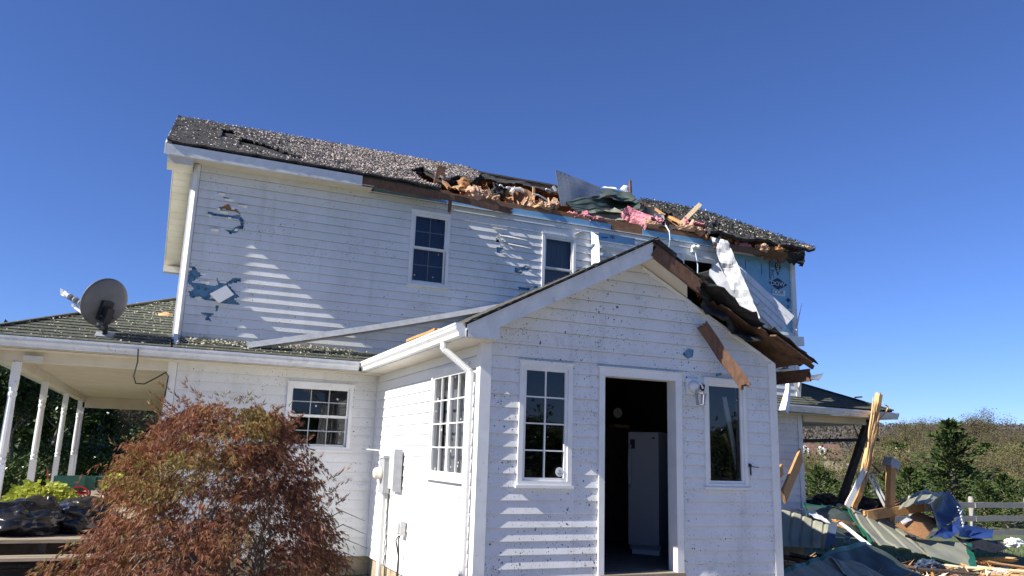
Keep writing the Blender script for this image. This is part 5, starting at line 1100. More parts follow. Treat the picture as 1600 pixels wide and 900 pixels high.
# hanging pieces
b = MB(); b.patch(PY(1110, 369, 4.10), PY(1137, 376, 3.90), PY(1188, 497, 3.42), PY(1162, 504, 3.80), 8, 22, 0.004, 0.085, 3.4, sag=0.03, seed=17); b.v = [tuple(Vector(v)+Vector((random.gauss(0, 0.003), random.gauss(0, 0.006), random.gauss(0, 0.003)))) for v in b.v]
solo('hanging_trim_strip', b, m_alu_dull, 'long crumpled white aluminium strip hanging from the far eave', 'trim strip')
b = MB(); a0, a1, a2, a3 = PY(1143, 405, 4.22), PY(1241, 494, 3.88), PY(1217, 521, 3.80), PY(1150, 455, 4.16)
L3 = lambda p, q, t_: p.lerp(q, t_)
nrm_h = (a1-a0).cross(a3-a0).normalized(); nrm_h = nrm_h if nrm_h.y < 0 else -nrm_h
for k in range(4):
    t0, t1 = k*0.25, k*0.25+0.27
    b.patch(L3(a0, a3, t0)+nrm_h*0.002, L3(a1, a2, t0)+nrm_h*0.002, L3(a1, a2, t1)+nrm_h*0.022, L3(a0, a3, t1)+nrm_h*0.022, 14, 3, 0.003, 0.008, 2, sag=0.0, seed=18)
solo('hanging_siding', b, m_siding_front, 'speckled siding panel hanging aslant at the far corner', 'siding panel')
b = MB(); b.patch(PY(1096, 432, 4.28), PY(1122, 410, 4.25), PY(1172, 506, 3.95), PY(1152, 489, 4.0), 10, 10, 0.004, 0.03, 2, seed=19); solo('hanging_siding', b, m_siding, 'plain siding piece folded behind the hanging white strip', 'siding panel')
b = MB(); b.patch(PY(1160, 502, 3.95), PY(1190, 470, 3.98), PY(1221, 518, 3.9), PY(1190, 514, 3.9), 10, 6, 0.004, 0.03, 2, seed=20); solo('hanging_siding', b, m_greylt, 'grey shaded sheet below the crumpled strip end', 'siding panel')
b = MB(); b.patch(PY(1110, 458, 4.29), PY(1118, 445, 4.29), PY(1146, 480, 4.2), PY(1128, 480, 4.2), 6, 6, 0.02, 0.02, 2, seed=21); solo('foam_scrap', b, m_foam, 'blue foam scrap behind the black torn felt', 'foam board')
b = MB(); b.patch(PY(923, 362, 4.29), PY(935, 368, 4.12), PY(938, 416, 4.10), PY(924, 418, 4.29), 6, 14, 0.003, 0.02, 3, ragged=0.01, seed=22); solo('hanging_siding', b, m_trim, 'bright white siding strip hanging beside the grey-curtained window', 'siding panel')
b = MB(); b.patch(PY(896, 366, 4.29), PY(908, 361, 4.18), PY(917, 366, 4.20), PY(904, 369, 4.29), 10, 6, 0.003, 0.01, 3, sag=0.05, seed=23); solo('siding_curl', b, m_trim, 'curled white siding lip above the grey-curtained window', 'siding panel')
b = MB(); b.patch(PY(940, 390, 4.29), PY(944, 383, 4.26), PY(990, 392, 4.27), PY(972, 397, 4.29), 8, 4, 0.003, 0.01, 3, seed=24); solo('siding_curl', b, m_trim, 'loose white clapboard under the bare blue strip', 'siding panel')
bd('dark brown rake board hanging by one end over the right window', PY(1097, 508, -0.10), PY(1164, 603, -0.34), 0.03, 0.135, m_brown, (0.05, 0.06), 0.012, n=10, name='hanging_board')
b = MB(); b.blob(PY(1101, 452, 0.1), 0.09, 0.08, 0.11, 0.6, 2.5, 4, 30); b.beam(PY(1094, 462, 0.1), PY(1108, 440, 0.15), 0.06, 0.09, n=4, ragged=(0.05, 0.07), warp=0.01); solo('splintered_stub', b, m_wood_or, 'orange splintered rafter stub below the blown-out window', 'broken board')
b = MB(); b.patch(PY(1080, 455, -0.12), PY(1112, 450, 0.25), PY(1205, 525, 0.25), PY(1172, 536, -0.22), 30, 12, 0.015, 0.13, 3.6, ragged=0.10, sag=0.08, seed=25); solo('felt_scrap', b, m_felt, 'black torn felt mass over the entry room roof', 'roofing felt')
b = MB(); b.patch(PY(1160, 515, 0.3), PY(1210, 525, 0.4), PY(1262, 552, 0.0), PY(1200, 545, 0.0), 20, 8, 0.01, 0.07, 4, ragged=0.06, seed=26); solo('felt_scrap', b, m_felt, 'black felt rags at the low end of the entry room roof', 'roofing felt')
bd('white splintered stick lying on the low end of the entry roof', PY(1206, 521, -0.15), PY(1232, 534, -0.2), 0.05, 0.03, m_pine, (0.02, 0.05))
b = MB(); b.tube([PY(1040, 352, 4.25), PY(1046, 362, 4.1), PY(1047, 375, 4.1), PY(1044, 395, 4.28)], 0.012, 6); solo('loose_wire', b, m_pale, 'white wire hanging from the eave behind the entry roof peak', 'wire')
b = MB(); b.tube([PY(1253, 474, 4.25), PY(1247, 500, 4.25), PY(1243, 523, 4.28)], [0.004, 0.014, 0.02], 5); b.tube([PY(1226, 484, 4.2), PY(1245, 484, 4.15)], 0.012, 5); solo('bent_trim', b, m_alu, 'thin bent trim sticking out at the far house corner', 'trim strip')
b = MB(); b.patch(PY(1222, 524, 4.2), PY(1253, 527, 4.2), PY(1253, 541, 4.2), PY(1224, 540, 4.2), 3, 3, 0.06, 0.01, 2, ragged=0.01); solo('trim_block', b, m_trim, 'white trim block at the foot of the far house corner', 'trim')
# under the low right eave of the entry room
b = MB(); b.beam(PY(1206, 580, 0.3), PY(1239, 577, 0.25), 0.06, 0.02, n=2); solo('metal_scrap', b, m_white, 'white metal strip under the torn entry room eave', 'metal strip')
profile_thing('broken_gutter', PY(1207, 598, 0.4), PY(1235, 583, 0.3), m_gutter_old, 'bent dark gutter piece under the torn entry room eave', 'gutter', n=3)
b = MB(); b.patch(PY(1236, 588, 3.2), PY(1287, 583, 3.4), PY(1279, 594, 3.1), PY(1236, 590, 3.0), 10, 5, 0.004, 0.02, 2, sag=0.06, seed=27); solo('metal_scrap', b, m_greymetal, 'grey curved metal piece above the right porch roof', 'metal sheet')
b = MB(); b.tube([PY(1232, 592, 3.6), PY(1231, 610, 3.55), PY(1228, 628, 3.5), PY(1224, 644, 3.45)], [0.045, 0.05, 0.075, 0.085], 4); solo('broken_downspout', b, m_alu, 'white bent downspout piece hanging at the right porch roof', 'downspout')
b = MB(); b.beam(PY(1240, 592, 3.8), PY(1247, 612, 3.9), 0.05, 0.04, n=2); b.beam(PY(1250, 590, 3.8), PY(1249, 612, 3.9), 0.05, 0.04, n=2); solo('trim_wreckage', b, m_trim, 'white broken frame pieces above the right porch roof', 'trim')

# ---------------------------------------------------------------- wreckage in the yard
def sheet(lab, cs, m, name='metal_roofing', cat='metal roofing', trim=None, trims=(), grp='torn metal roofing in the yard', **k):
    kw = dict(nu=30, nv=20, th=0.004, amp=0.05, fr=1.3); kw.update(k); c = [Vector(q) for q in cs]
    b = MB(); b.patch(*c, mi=0, **kw)
    cc = sum(c, Vector())/4; zmin = min(v[2] for v in b.v); base_ = V(cc.x, cc.y, zmin)
    t = thing(name, tuple(base_), lab, cat, grp); b.build('panel', m if isinstance(m, (list, tuple)) else [m], t)
    for (i, j, w_) in trims:
        e = MB(); p, q = c[i], c[j]; n = 24; inn = (cc-(p+q)/2).normalized()*w_; nr = (c[1]-c[0]).cross(c[3]-c[0]).normalized(); pts = []
        # follow the panel's own edge
        nu, nv = kw['nu'], kw['nv']
        I = {(0, 1): [(a, 0) for a in range(nu+1)], (1, 2): [(nu, a) for a in range(nv+1)], (2, 3): [(a, nv) for a in range(nu, -1, -1)], (3, 0): [(0, a) for a in range(nv, -1, -1)]}[(i, j)]
        ed = [Vector(b.v[y*(nu+1)+x]) for x, y in I]; vs = []
        for p_ in ed: vs += [p_+nr*0.010-inn*0.05, p_+nr*0.014+inn, p_+nr*0.012+inn-ZV*0.004, p_-nr*0.03-inn*0.05]
        fs = []
        for a in range(len(ed)-1):
            for k_ in range(4): fs.append((4*a+k_, 4*a+(k_+1) % 4, 4*(a+1)+(k_+1) % 4, 4*(a+1)+k_))
        e.add(vs, fs); e.build('edge_trim', trim, t)
    return t
P = PY
# C: the big draped sheet
sheet('long sage green roofing sheet draped over the middle of the heap', [P(1322, 790, 3.9), P(1378, 800, 4.0), P(1462, 872, 3.0), P(1360, 850, 2.7)], m_sage, trim=m_greentrim, trims=((2, 3, 0.03), (3, 0, 0.05)), ribs=4, rib_h=0.04, amp=0.06, sag=0.06, seed=31, nu=36, nv=24)
# top of another, with the long green edge
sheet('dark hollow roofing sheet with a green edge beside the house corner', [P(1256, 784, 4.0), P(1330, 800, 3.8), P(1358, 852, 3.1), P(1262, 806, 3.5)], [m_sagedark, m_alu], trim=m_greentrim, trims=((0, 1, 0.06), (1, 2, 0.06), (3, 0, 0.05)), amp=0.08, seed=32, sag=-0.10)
# B: rolled sheet by the house
sheet('rolled sage green roofing sheet against the house wall', [P(1212, 795, 3.4), P(1297, 820, 2.8), P(1293, 858, 2.5), P(1212, 850, 2.8)], m_sage, ribs=5, rib_h=0.03, amp=0.05, sag=0.22, seed=33)
sheet('blue white cut end of the rolled roofing sheet', [P(1295, 818, 2.8), P(1309, 815, 2.75), P(1303, 850, 2.45), P(1288, 856, 2.45)], m_bluemetal, amp=0.02, seed=34, nu=8, nv=10, name='metal_scrap', cat='metal sheet', grp=None)
sheet('white crumpled lining sheet between the roll and the green edge', [P(1248, 793, 3.5), P(1274, 800, 3.4), P(1302, 818, 2.9), P(1280, 815, 3.0)], m_alu, amp=0.05, fr=4, seed=35, nu=12, nv=8, name='metal_scrap', cat='metal sheet', grp=None)
sheet('white edge strip curving under the draped sheet', [P(1310, 818, 3.0), P(1314, 816, 3.0), P(1362, 852, 2.5), P(1352, 852, 2.5)], m_alu, amp=0.02, seed=36, nu=4, nv=14, name='metal_scrap', cat='metal sheet', grp=None, sag=0.03)
# A: front sheet
sheet('sage green roofing sheet in front with a long green edge', [P(1196, 902, 0.9), P(1292, 868, 1.6), P(1350, 905, 1.1), P(1240, 940, 0.4)], m_sage, trim=m_greentrim, trims=((0, 1, 0.07),), ribs=4, rib_h=0.04, amp=0.06, seed=37)
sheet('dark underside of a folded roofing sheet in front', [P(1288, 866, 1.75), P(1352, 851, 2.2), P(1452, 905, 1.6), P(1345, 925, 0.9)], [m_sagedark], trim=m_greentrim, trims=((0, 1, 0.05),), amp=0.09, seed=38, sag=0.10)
sheet('crumpled sage roofing strip lying on the dark folded sheet', [P(1295, 872, 1.5), P(1310, 868, 1.5), P(1400, 905, 1.1), P(1330, 912, 0.9)], m_sage, ribs=3, rib_h=0.04, amp=0.12, fr=2.5, seed=39, nu=24, nv=14)
# D: right sheet with a broad green end
sheet('flat sage roofing panel with a broad green end', [P(1428, 842, 3.4), P(1516, 852, 3.3), P(1528, 895, 2.5), P(1455, 872, 2.7)], m_sage, trim=m_greentrim, trims=((1, 2, 0.20), (2, 3, 0.03)), ribs=4, rib_h=0.03, ribv=True, amp=0.03, seed=40)
# E: barrel
t = thing('metal_roofing', tuple(P(1452, 830, 3.9)), 'arched grey green roofing sheet with a blue inside at the back of the heap', 'metal roofing', 'torn metal roofing in the yard')
b = MB(); b.patch(P(1403, 794, 3.5), P(1452, 787, 3.4), P(1480, 768, 4.3), P(1432, 767, 4.4), 20, 12, 0.005, 0.05, 1.5, ribs=3, rib_h=0.04, sag=0.10, seed=50, mback=1); b.build('panel', [m_sage, m_bluemetal], t)
b = MB(); b.patch(P(1480, 768, 4.3), P(1453, 787, 3.42), P(1466, 828, 3.35), P(1507, 802, 4.1), 12, 16, 0.005, 0.07, 2, ribs=3, rib_h=-0.03, ribv=False, sag=-0.16, seed=41, mback=1); b.build('lining', [m_bluemetal, m_sage], t)
b = MB()
for k in range(5): b.tube([P(1496+k*2, 792+k*5, 3.6), P(1503+k, 796+k*5, 3.62), P(1500+k, 803+k*5, 3.58)], 0.012, 5)
b.build('edge_trim', m_alu, t)
sheet('brown plywood sheet tilted below the arched roofing', [P(1398, 822, 3.4), P(1432, 800, 3.8), P(1468, 812, 3.6), P(1444, 846, 3.2)], m_ply, amp=0.04, seed=42, nu=10, nv=10, th=0.015, name='plywood_sheet', cat='plywood', grp=None, ragged=0.04)
sheet('white torn label sheet on the tilted plywood', [P(1408, 814, 3.4), P(1420, 806, 3.55), P(1426, 812, 3.5), P(1411, 818, 3.35)], m_white, amp=0.02, seed=43, nu=5, nv=5, name='paper_scrap', cat='paper', grp=None)
sheet('blue tarp crumpled under the arched roofing', [P(1452, 838, 3.3), P(1498, 812, 3.7), P(1506, 826, 3.5), P(1480, 842, 3.2)], m_tarp, amp=0.10, fr=3, seed=44, nu=16, nv=12, name='tarp', cat='tarp', grp='blue tarps')
sheet('blue tarp sheet pulled flat to the right of the arched roofing', [P(1502, 818, 3.7), P(1552, 828, 3.8), P(1550, 842, 3.5), P(1498, 838, 3.4)], m_tarp, amp=0.05, fr=2, seed=45, nu=16, nv=8, sag=0.06, name='tarp', cat='tarp', grp='blue tarps')
sheet('black plastic sheet in the shade under the blue tarp', [P(1490, 838, 3.5), P(1560, 846, 3.6), P(1585, 862, 3.2), P(1518, 858, 3.0)], m_black, amp=0.08, fr=2, seed=46, nu=16, nv=8, name='plastic_sheet', cat='plastic sheet', grp=None)
# posts and beams
def post_thing(name, lab, p0, p1, w_, h_, m, **k): return bd(lab, p0, p1, w_, h_, m, name=name, cat='post', **k)
post_thing('broken_post', 'square orange post standing upright with a metal bracket on top', P(1390, 818, 3.85), P(1392, 728, 3.85), 0.125, 0.125, m_wood_or, rg=(0, 0), wp=0)
b = MB(); q = P(1393, 724, 3.85); b.obox(q, V(0.11, 0, -0.05), V(0, 0.10, 0), V(0.04, 0, 0.07)); b.box(tuple(q+V(-0.13, -0.11, -0.09)), tuple(q+V(0.02, -0.085, 0.06))); solo('post_bracket', b, m_grey, 'grey metal bracket crowning the upright orange post', 'bracket')
t = thing('splintered_post', tuple(P(1335, 792, 3.85)), 'tall splintered yellow post leaning at the right porch corner', 'post')
b = MB(); b.beam(P(1350, 742, 3.80), P(1374, 616, 3.74), 0.085, 0.11, n=14, ragged=(0.3, 0.05), warp=0.02); b.build('shaft', m_wood, t)
b = MB(); b.beam(P(1333, 794, 3.88), P(1353, 738, 3.80), 0.11, 0.10, n=8, ragged=(0.03, 0.25), warp=0.02); b.build('stump', m_wood_or, t)
b = MB()
for k in range(14): o_ = random.uniform(-7, 7); b.beam(P(1350+o_*0.4, 745+random.uniform(-25, 25), 3.72), P(1370+o_*0.7, 632+random.uniform(-10, 50), 3.67), random.uniform(0.01, 0.025), 0.03, n=6, ragged=(0.1, 0.15), warp=0.03)
b.build('splinters', m_wood, t)
b = MB(); b.beam(P(1324, 792, 3.75), P(1351, 734, 3.70), 0.02, 0.11, n=6, ragged=(0.02, 0.05), warp=0.01); b.build('torn_casing', m_trim, t)
b = MB(); b.tube([P(1370, 660, 3.7), P(1383, 645, 3.7), P(1388, 636, 3.7), P(1383, 632, 3.7)], 0.016, 6); solo('yellow_strap', b, m_wood, 'thin yellow strip curling off the splintered post', 'torn strip')
post_thing('leaning_post', 'dark brown porch post leaning under the broken porch corner', P(1314, 786, 4.4), P(1358, 654, 4.35), 0.11, 0.12, m_darkwood, rg=(0.02, 0.02), wp=0.01)
b = MB(); b.tube([P(1250, 689, 4.5), P(1300, 688, 4.6), P(1372, 687, 4.7)], 0.035, 8); solo('sagging_cable', b, m_black, 'thick dark cable running from the house corner to the leaning post', 'cable')
b = MB(); b.tube([P(1330, 655, 4.3), P(1340, 680, 4.3), P(1352, 715, 4.2), P(1376, 740, 4.1)], 0.012, 5); solo('loose_wire', b, m_black, 'thin wire dropping from the right porch eave', 'wire')
bd('orange beam with a white end lying across the heap', P(1352, 806, 3.8), P(1450, 790, 3.75), 0.12, 0.17, m_wood_or, (0, 0), 0.005, name='broken_beam', cat='beam')
b = MB(); b.beam(P(1443, 791.5, 3.72), P(1452, 790, 3.72), 0.14, 0.19, n=1); solo('beam_bracket', b, m_greylt, 'pale bracket on the end of the lying orange beam', 'bracket')
bd('second orange beam lying behind the white-ended one', P(1370, 806, 4.0), P(1416, 785, 4.1), 0.10, 0.14, m_wood_or, (0.02, 0), 0.005, name='broken_beam', cat='beam')
bd('short orange board inside the hollow roofing sheet', P(1305, 814, 3.2), P(1332, 818, 3.2), 0.14, 0.05, m_wood_or, (0.03, 0.03))
bd('orange splinter board under the short board in the hollow', P(1308, 820, 3.1), P(1332, 830, 3.0), 0.10, 0.04, m_wood_or, (0.03, 0.05))
bd('dark topped plank leaning on the right house wall', P(1224, 776, 3.3), P(1252, 710, 4.0), 0.04, 0.26, m_wood_or, (0.01, 0.02), 0.004, name='leaning_plank', cat='plank')
bd('short orange plank end beside the leaning plank', P(1208, 750, 3.2), P(1222, 733, 3.5), 0.04, 0.18, m_wood_or, (0.01, 0.02), 0.004, name='leaning_plank', cat='plank')
for lab, a, c, m in (('white metal strut leaning left of the upright post', (1357, 744), (1383, 792), m_alu), ('second white metal strut crossing beside the upright post', (1362, 740), (1390, 796), m_alu), ('white strut lying toward the draped sheet', (1366, 770), (1398, 782), m_greylt), ('yellow lath leaning on the splintered post foot', (1344, 772), (1320, 795), m_wood), ('long yellow lath leaning past the splintered post', (1352, 730), (1318, 794), m_wood)):
    bd(lab, P(*a, 4.05), P(*c, 3.95), 0.025, 0.04, m, (0.01, 0.02), 0.01, name='strut' if m is not m_wood else 'lath', cat='strut' if m is not m_wood else 'lath')
for lab, px, py, s_ in (('black tyre-like scrap behind the green edge', 1272, 786, 0.10), ('black jagged scrap behind the hollow sheet', 1292, 780, 0.18), ('dark scrap heap between post and strut', 1345, 790, 0.26), ('dark scrap heap left of the upright post', 1372, 790, 0.24)):
    b = MB(); b.blob(P(px, py, 4.3), s_*1.3, s_, s_*0.6, 0.7, 2.4, 3, px); solo('dark_scrap', b, m_felt, lab, 'scrap')
b = MB(); b.blob(P(1585, 848, 3.9), 0.22, 0.12, 0.09, 0.5, 2.5, 4, 77); solo('paper_scrap', b, m_white, 'white crumpled sheet on the grass by the split lumber', 'paper')
b = MB(); b.blob(P(1560, 896, 2.4), 0.22, 0.12, 0.06, 0.5, 2.5, 4, 78); solo('paper_scrap', b, m_white, 'white crumpled sheet under the split lumber', 'paper')
b = MB(); b.blob(P(1450, 884, 2.1), 0.24, 0.14, 0.09, 0.5, 2.5, 4, 79); solo('metal_scrap', b, m_bluemetal, 'blue white crumpled metal at the tip of the draped sheet', 'metal sheet')
# split lumber, bottom right
for i in range(46):
    px, py = random.uniform(1500, 1640), random.uniform(842, 905); y = 3.6-(py-842)/63*1.5+random.uniform(-0.15, 0.15)
    c = P(px, py, y); c.z = gz(c.x, c.y)+0.05+0.16*random.random()*(1 if i % 3 else 1.6)
    an = random.gauss(R(-16), 0.32); L_ = random.uniform(0.5, 1.5)
    d_ = V(math.cos(an), math.sin(an), random.gauss(0.0, 0.06))*L_/2
    b = MB(); b.beam(c-d_, c+d_, random.uniform(0.03, 0.11), random.uniform(0.02, 0.05), roll=random.uniform(0, 1), n=5, ragged=(0.08, 0.12), warp=0.02)
    solo('split_lumber', b, (m_wood, m_pine, m_wood_or, m_wood)[i % 4], 'splintered yellow board in the lumber heap beyond the green-ended panel', 'split lumber', 'split lumber heap')
# ground scraps in the shade under the sheets
for i in range(24):
    c = P(random.uniform(1230, 1540), 0 or random.uniform(860, 910), random.uniform(1.0, 3.6)); c.z = gz(c.x, c.y)+0.08+random.random()*0.15; an = random.uniform(0, 3.1); L_ = random.uniform(0.4, 1.2); d_ = V(math.cos(an), math.sin(an), random.gauss(0, 0.1))*L_/2
    b = MB(); b.beam(c-d_, c+d_, random.uniform(0.05, 0.12), 0.035, roll=random.uniform(0, 1), n=4, ragged=(0.05, 0.05), warp=0.02); solo('split_lumber', b, (m_brown, m_wood_or, m_darkwood)[i % 3], 'broken brown board under the torn roofing sheets', 'split lumber', 'boards under the roofing sheets')

rs = random.Random(5); Pt = []; Dt = []; Mt = []
for i in range(2600):
    px, yy = rs.uniform(1215, 1640), rs.uniform(0.9, 4.0); c = PY(px, 860, yy); z = gz(c.x, c.y)
    Pt.append((c.x, c.y, z+abs(rs.gauss(0, 0.05)))); a = rs.gauss(-0.2, 0.7); Dt.append((math.cos(a), math.sin(a), rs.gauss(0, 0.35))); Mt.append(rs.choices((0, 1, 2, 3, 4), (4, 3, 3, 2, 1))[0])
o = quads('rubble', leaves(np.array(Pt), np.array(Dt), rng.uniform(0.08, 0.45, 2600), rng.uniform(0.012, 0.05, 2600)), [m_wood, m_wood_or, m_pine, m_brown, m_white], Mt); o['kind'] = 'stuff'; tag(o, 'fine splinters and chips strewn among the yard wreckage', 'rubble')
# ---------------------------------------------------------------- rail fence
t = thing('rail_fence', (19, 10.45, -1.1), 'weathered three-rail fence with round posts behind the wreckage', 'fence')
zf = lambda x: gz(x, 10.45)
for k in range(9):
    x = 10.4+2.72*k; b = MB(); z0_ = zf(x)-0.05; b.tube([(x, 10.62, z0_), (x, 10.62, z0_+1.35), (x, 10.62, z0_+1.45)], [0.09, 0.085, 0.06], 10); b.build('post', m_fence, t)
for h in (1.14, 0.72, 0.28):
    for k in range(8):
        x = 10.4+2.72*k; b = MB(); b.beam((x-0.05, 10.47, zf(x)+h), (x+2.70, 10.48, zf(x+2.7)+h), 0.05, 0.17, n=6, warp=0.012, ragged=(0.01, 0.01)); b.build('rail', m_fence, t)

# ---------------------------------------------------------------- the red maple in front
mc = Vector((-2.10, 1.95, gz(-2.1, 1.95)))
t = thing('japanese_maple', tuple(mc), 'weeping red and olive laceleaf maple mounded in front of the long wall', 'maple tree')
tops = []
b = MB()
def grow(p, d, r, L_, lev):
    pts = [p.copy()]; rr = [r]; n = 7
    for i in range(n):
        d = (d+Vector((random.gauss(0, 0.18), random.gauss(0, 0.18), random.gauss(0, 0.10)-0.10*lev*(i/n)))).normalized(); p = p+d*(L_/n); pts.append(p.copy()); rr.append(r*(1-0.75*(i+1)/n))
        if lev < 2 and i in (2, 4, 6):
            for _ in range(2):
                a = random.uniform(0, 6.28); d2 = (d+Vector((math.cos(a), math.sin(a), random.uniform(-0.2, 0.5)))*0.9).normalized(); grow(p, d2, r*0.5, L_*0.62, lev+1)
    b.tube(pts, rr, 5 if lev else 8)
    if lev >= 1: tops.append(pts)
for k in range(5):
    a = k*1.256+0.4; grow(mc+V(0.06*math.cos(a), 0.06*math.sin(a), -0.03), Vector((0.5*math.cos(a)+0.1, 0.5*math.sin(a), 1)).normalized(), 0.055, 0.95, 0)
# weeping pale twigs seen under the crown
for k in range(18):
    a = random.uniform(-2.9, -1.0); r = random.uniform(0.5, 1.25); h = random.uniform(0.1, 0.55)
    p0 = mc+V(0.25*math.cos(a), 0.25*math.sin(a), 0.5+h); b.tube([p0, p0.lerp(mc+V(r*math.cos(a), r*math.sin(a), h+0.5), 0.6)+V(0, 0, 0.12), mc+V(r*math.cos(a), r*math.sin(a), h+0.35), mc+V((r+0.2)*math.cos(a), (r+0.2)*math.sin(a), h+0.05)], [0.016, 0.012, 0.008, 0.003], 4)
for k in range(9):
    a = random.uniform(0, 6.28); p = mc+V(0.25*math.cos(a)+(0.05), 0.25*math.sin(a), 1.95); q = p+V(random.uniform(-0.12, 0.12), 0, random.uniform(0.12, 0.32)); b.tube([p, (p+q)/2+V(0.02, 0, 0), q], [0.005, 0.004, 0.002], 4)
for k in range(5):
    p = mc+V(1.2, -0.1+0.1*k, 0.65+0.12*k); b.tube([p, p+V(0.3, 0, 0.12), p+V(0.62, 0.05, 0.02)], [0.006, 0.005, 0.002], 4)
b.build('trunk', m_twig, t, True)
def skin(h, a):            # radius of the crown's outer skin at relative height h: a mound with a narrow shoulder and a wide skirt
    r = 0.10+1.52*(1-h)**0.52
    r *= 1+0.10*math.sin(2*a+0.6)+0.30*noise.noise(Vector((math.cos(a)*1.5, math.sin(a)*1.5, h*3.0)))
    return r
C, Dd, Ls, Ws, Mi = [], [], [], [], []
for k in range(5400):
    h = random.random()**1.25; a = random.uniform(0, 2*math.pi)
    tier = math.floor(h*7)/7+0.10*(h*7 % 1)                 # foliage hangs in shelves
    h = 0.35*h+0.65*tier
    sh_ = random.uniform(0.70, 1.05) if random.random() < 0.85 else random.uniform(0.3, 0.7)
    r = skin(h, a)*sh_; c = Vector((mc.x+r*math.cos(a)+0.06*h, mc.y+r*math.sin(a), mc.z+0.06+2.12*h+0.10*(1-sh_)))
    if noise.noise(Vector((c.x*2.0, c.y*2.0, c.z*3.2+4))) < -0.25: continue
    o2_ = Vector((math.cos(a), math.sin(a), 0)); hue = noise.noise(Vector((c.x*1.1+3, c.y*1.1, c.z*1.3)))+random.gauss(0, 0.10)
    mi = 2 if hue < -0.20 and c.x < mc.x+0.4 else (1 if hue > 0.15 or (c.x > mc.x+0.3 and random.random() < 0.6) else 0)
    o2 = Vector((math.cos(a), math.sin(a), 0)); sd = Vector((-math.sin(a), math.cos(a), 0))
    up_ = random.random() < 0.09 and h > 0.55
    if up_ or random.random() < 0.05: c += o2_*random.uniform(0.05, 0.22)+ZV*random.uniform(-0.05, 0.14)*h
    # a spray: a drooping shoot with finely cut leaves hanging from it
    Ls_ = random.uniform(0.16, 0.34)
    for q in range(random.randint(5, 8)):
        t_ = q/7; p = c+o2*(Ls_*t_)+ZV*((0.5*Ls_*t_) if up_ else (0.10*math.sin(t_*2.2)-0.30*Ls_*t_*t_*2))+sd*random.gauss(0, 0.05)
        base_d = o2*0.5+sd*random.gauss(0, 0.5)+ZV*(0.5 if up_ else random.uniform(-1.0, -0.1))
        for f in range(7):
            d = base_d+sd*((f-3)*0.24)+Vector((random.gauss(0, 0.16), random.gauss(0, 0.16), random.gauss(0, 0.14)))
            C.append((p.x, p.y, p.z)); Dd.append(tuple(d)); Ls.append(random.uniform(0.045, 0.10)*(1-0.09*abs(f-3))); Ws.append(random.uniform(0.005, 0.010)); Mi.append(mi if random.random() < 0.88 else 0)
for pts in tops[::9]:
    for p in pts[3:]:
        for _ in range(5): C.append(np.array(tuple(p))+rng.normal(0, 0.03, 3)); Dd.append(rng.normal(0, 0.5, 3)+np.array([0, 0, -0.4])); Ls.append(0.08); Ws.append(0.009); Mi.append(0)
C = np.array(C); C[:, 2] = np.maximum(C[:, 2], mc.z+0.03)
quads('crown', leaves(C, np.array(Dd), np.array(Ls), np.array(Ws)), [m_maple, m_maple2, m_maple3], Mi, t, tuple(mc))
b = MB()
for i in range(4):
    x = -2.75+i*0.09; b.tube([(x-0.2, -1.5, -0.56), (x-0.19, -1.5, -0.3)], 0.006, 5)
solo('wire_edging', b, m_black, 'black wire edging stubs at the foot of the maple', 'edging')

t.location = (-2.43, -0.10, gz(-2.4, -0.1)); t.scale = (0.75, 0.77, 0.96)
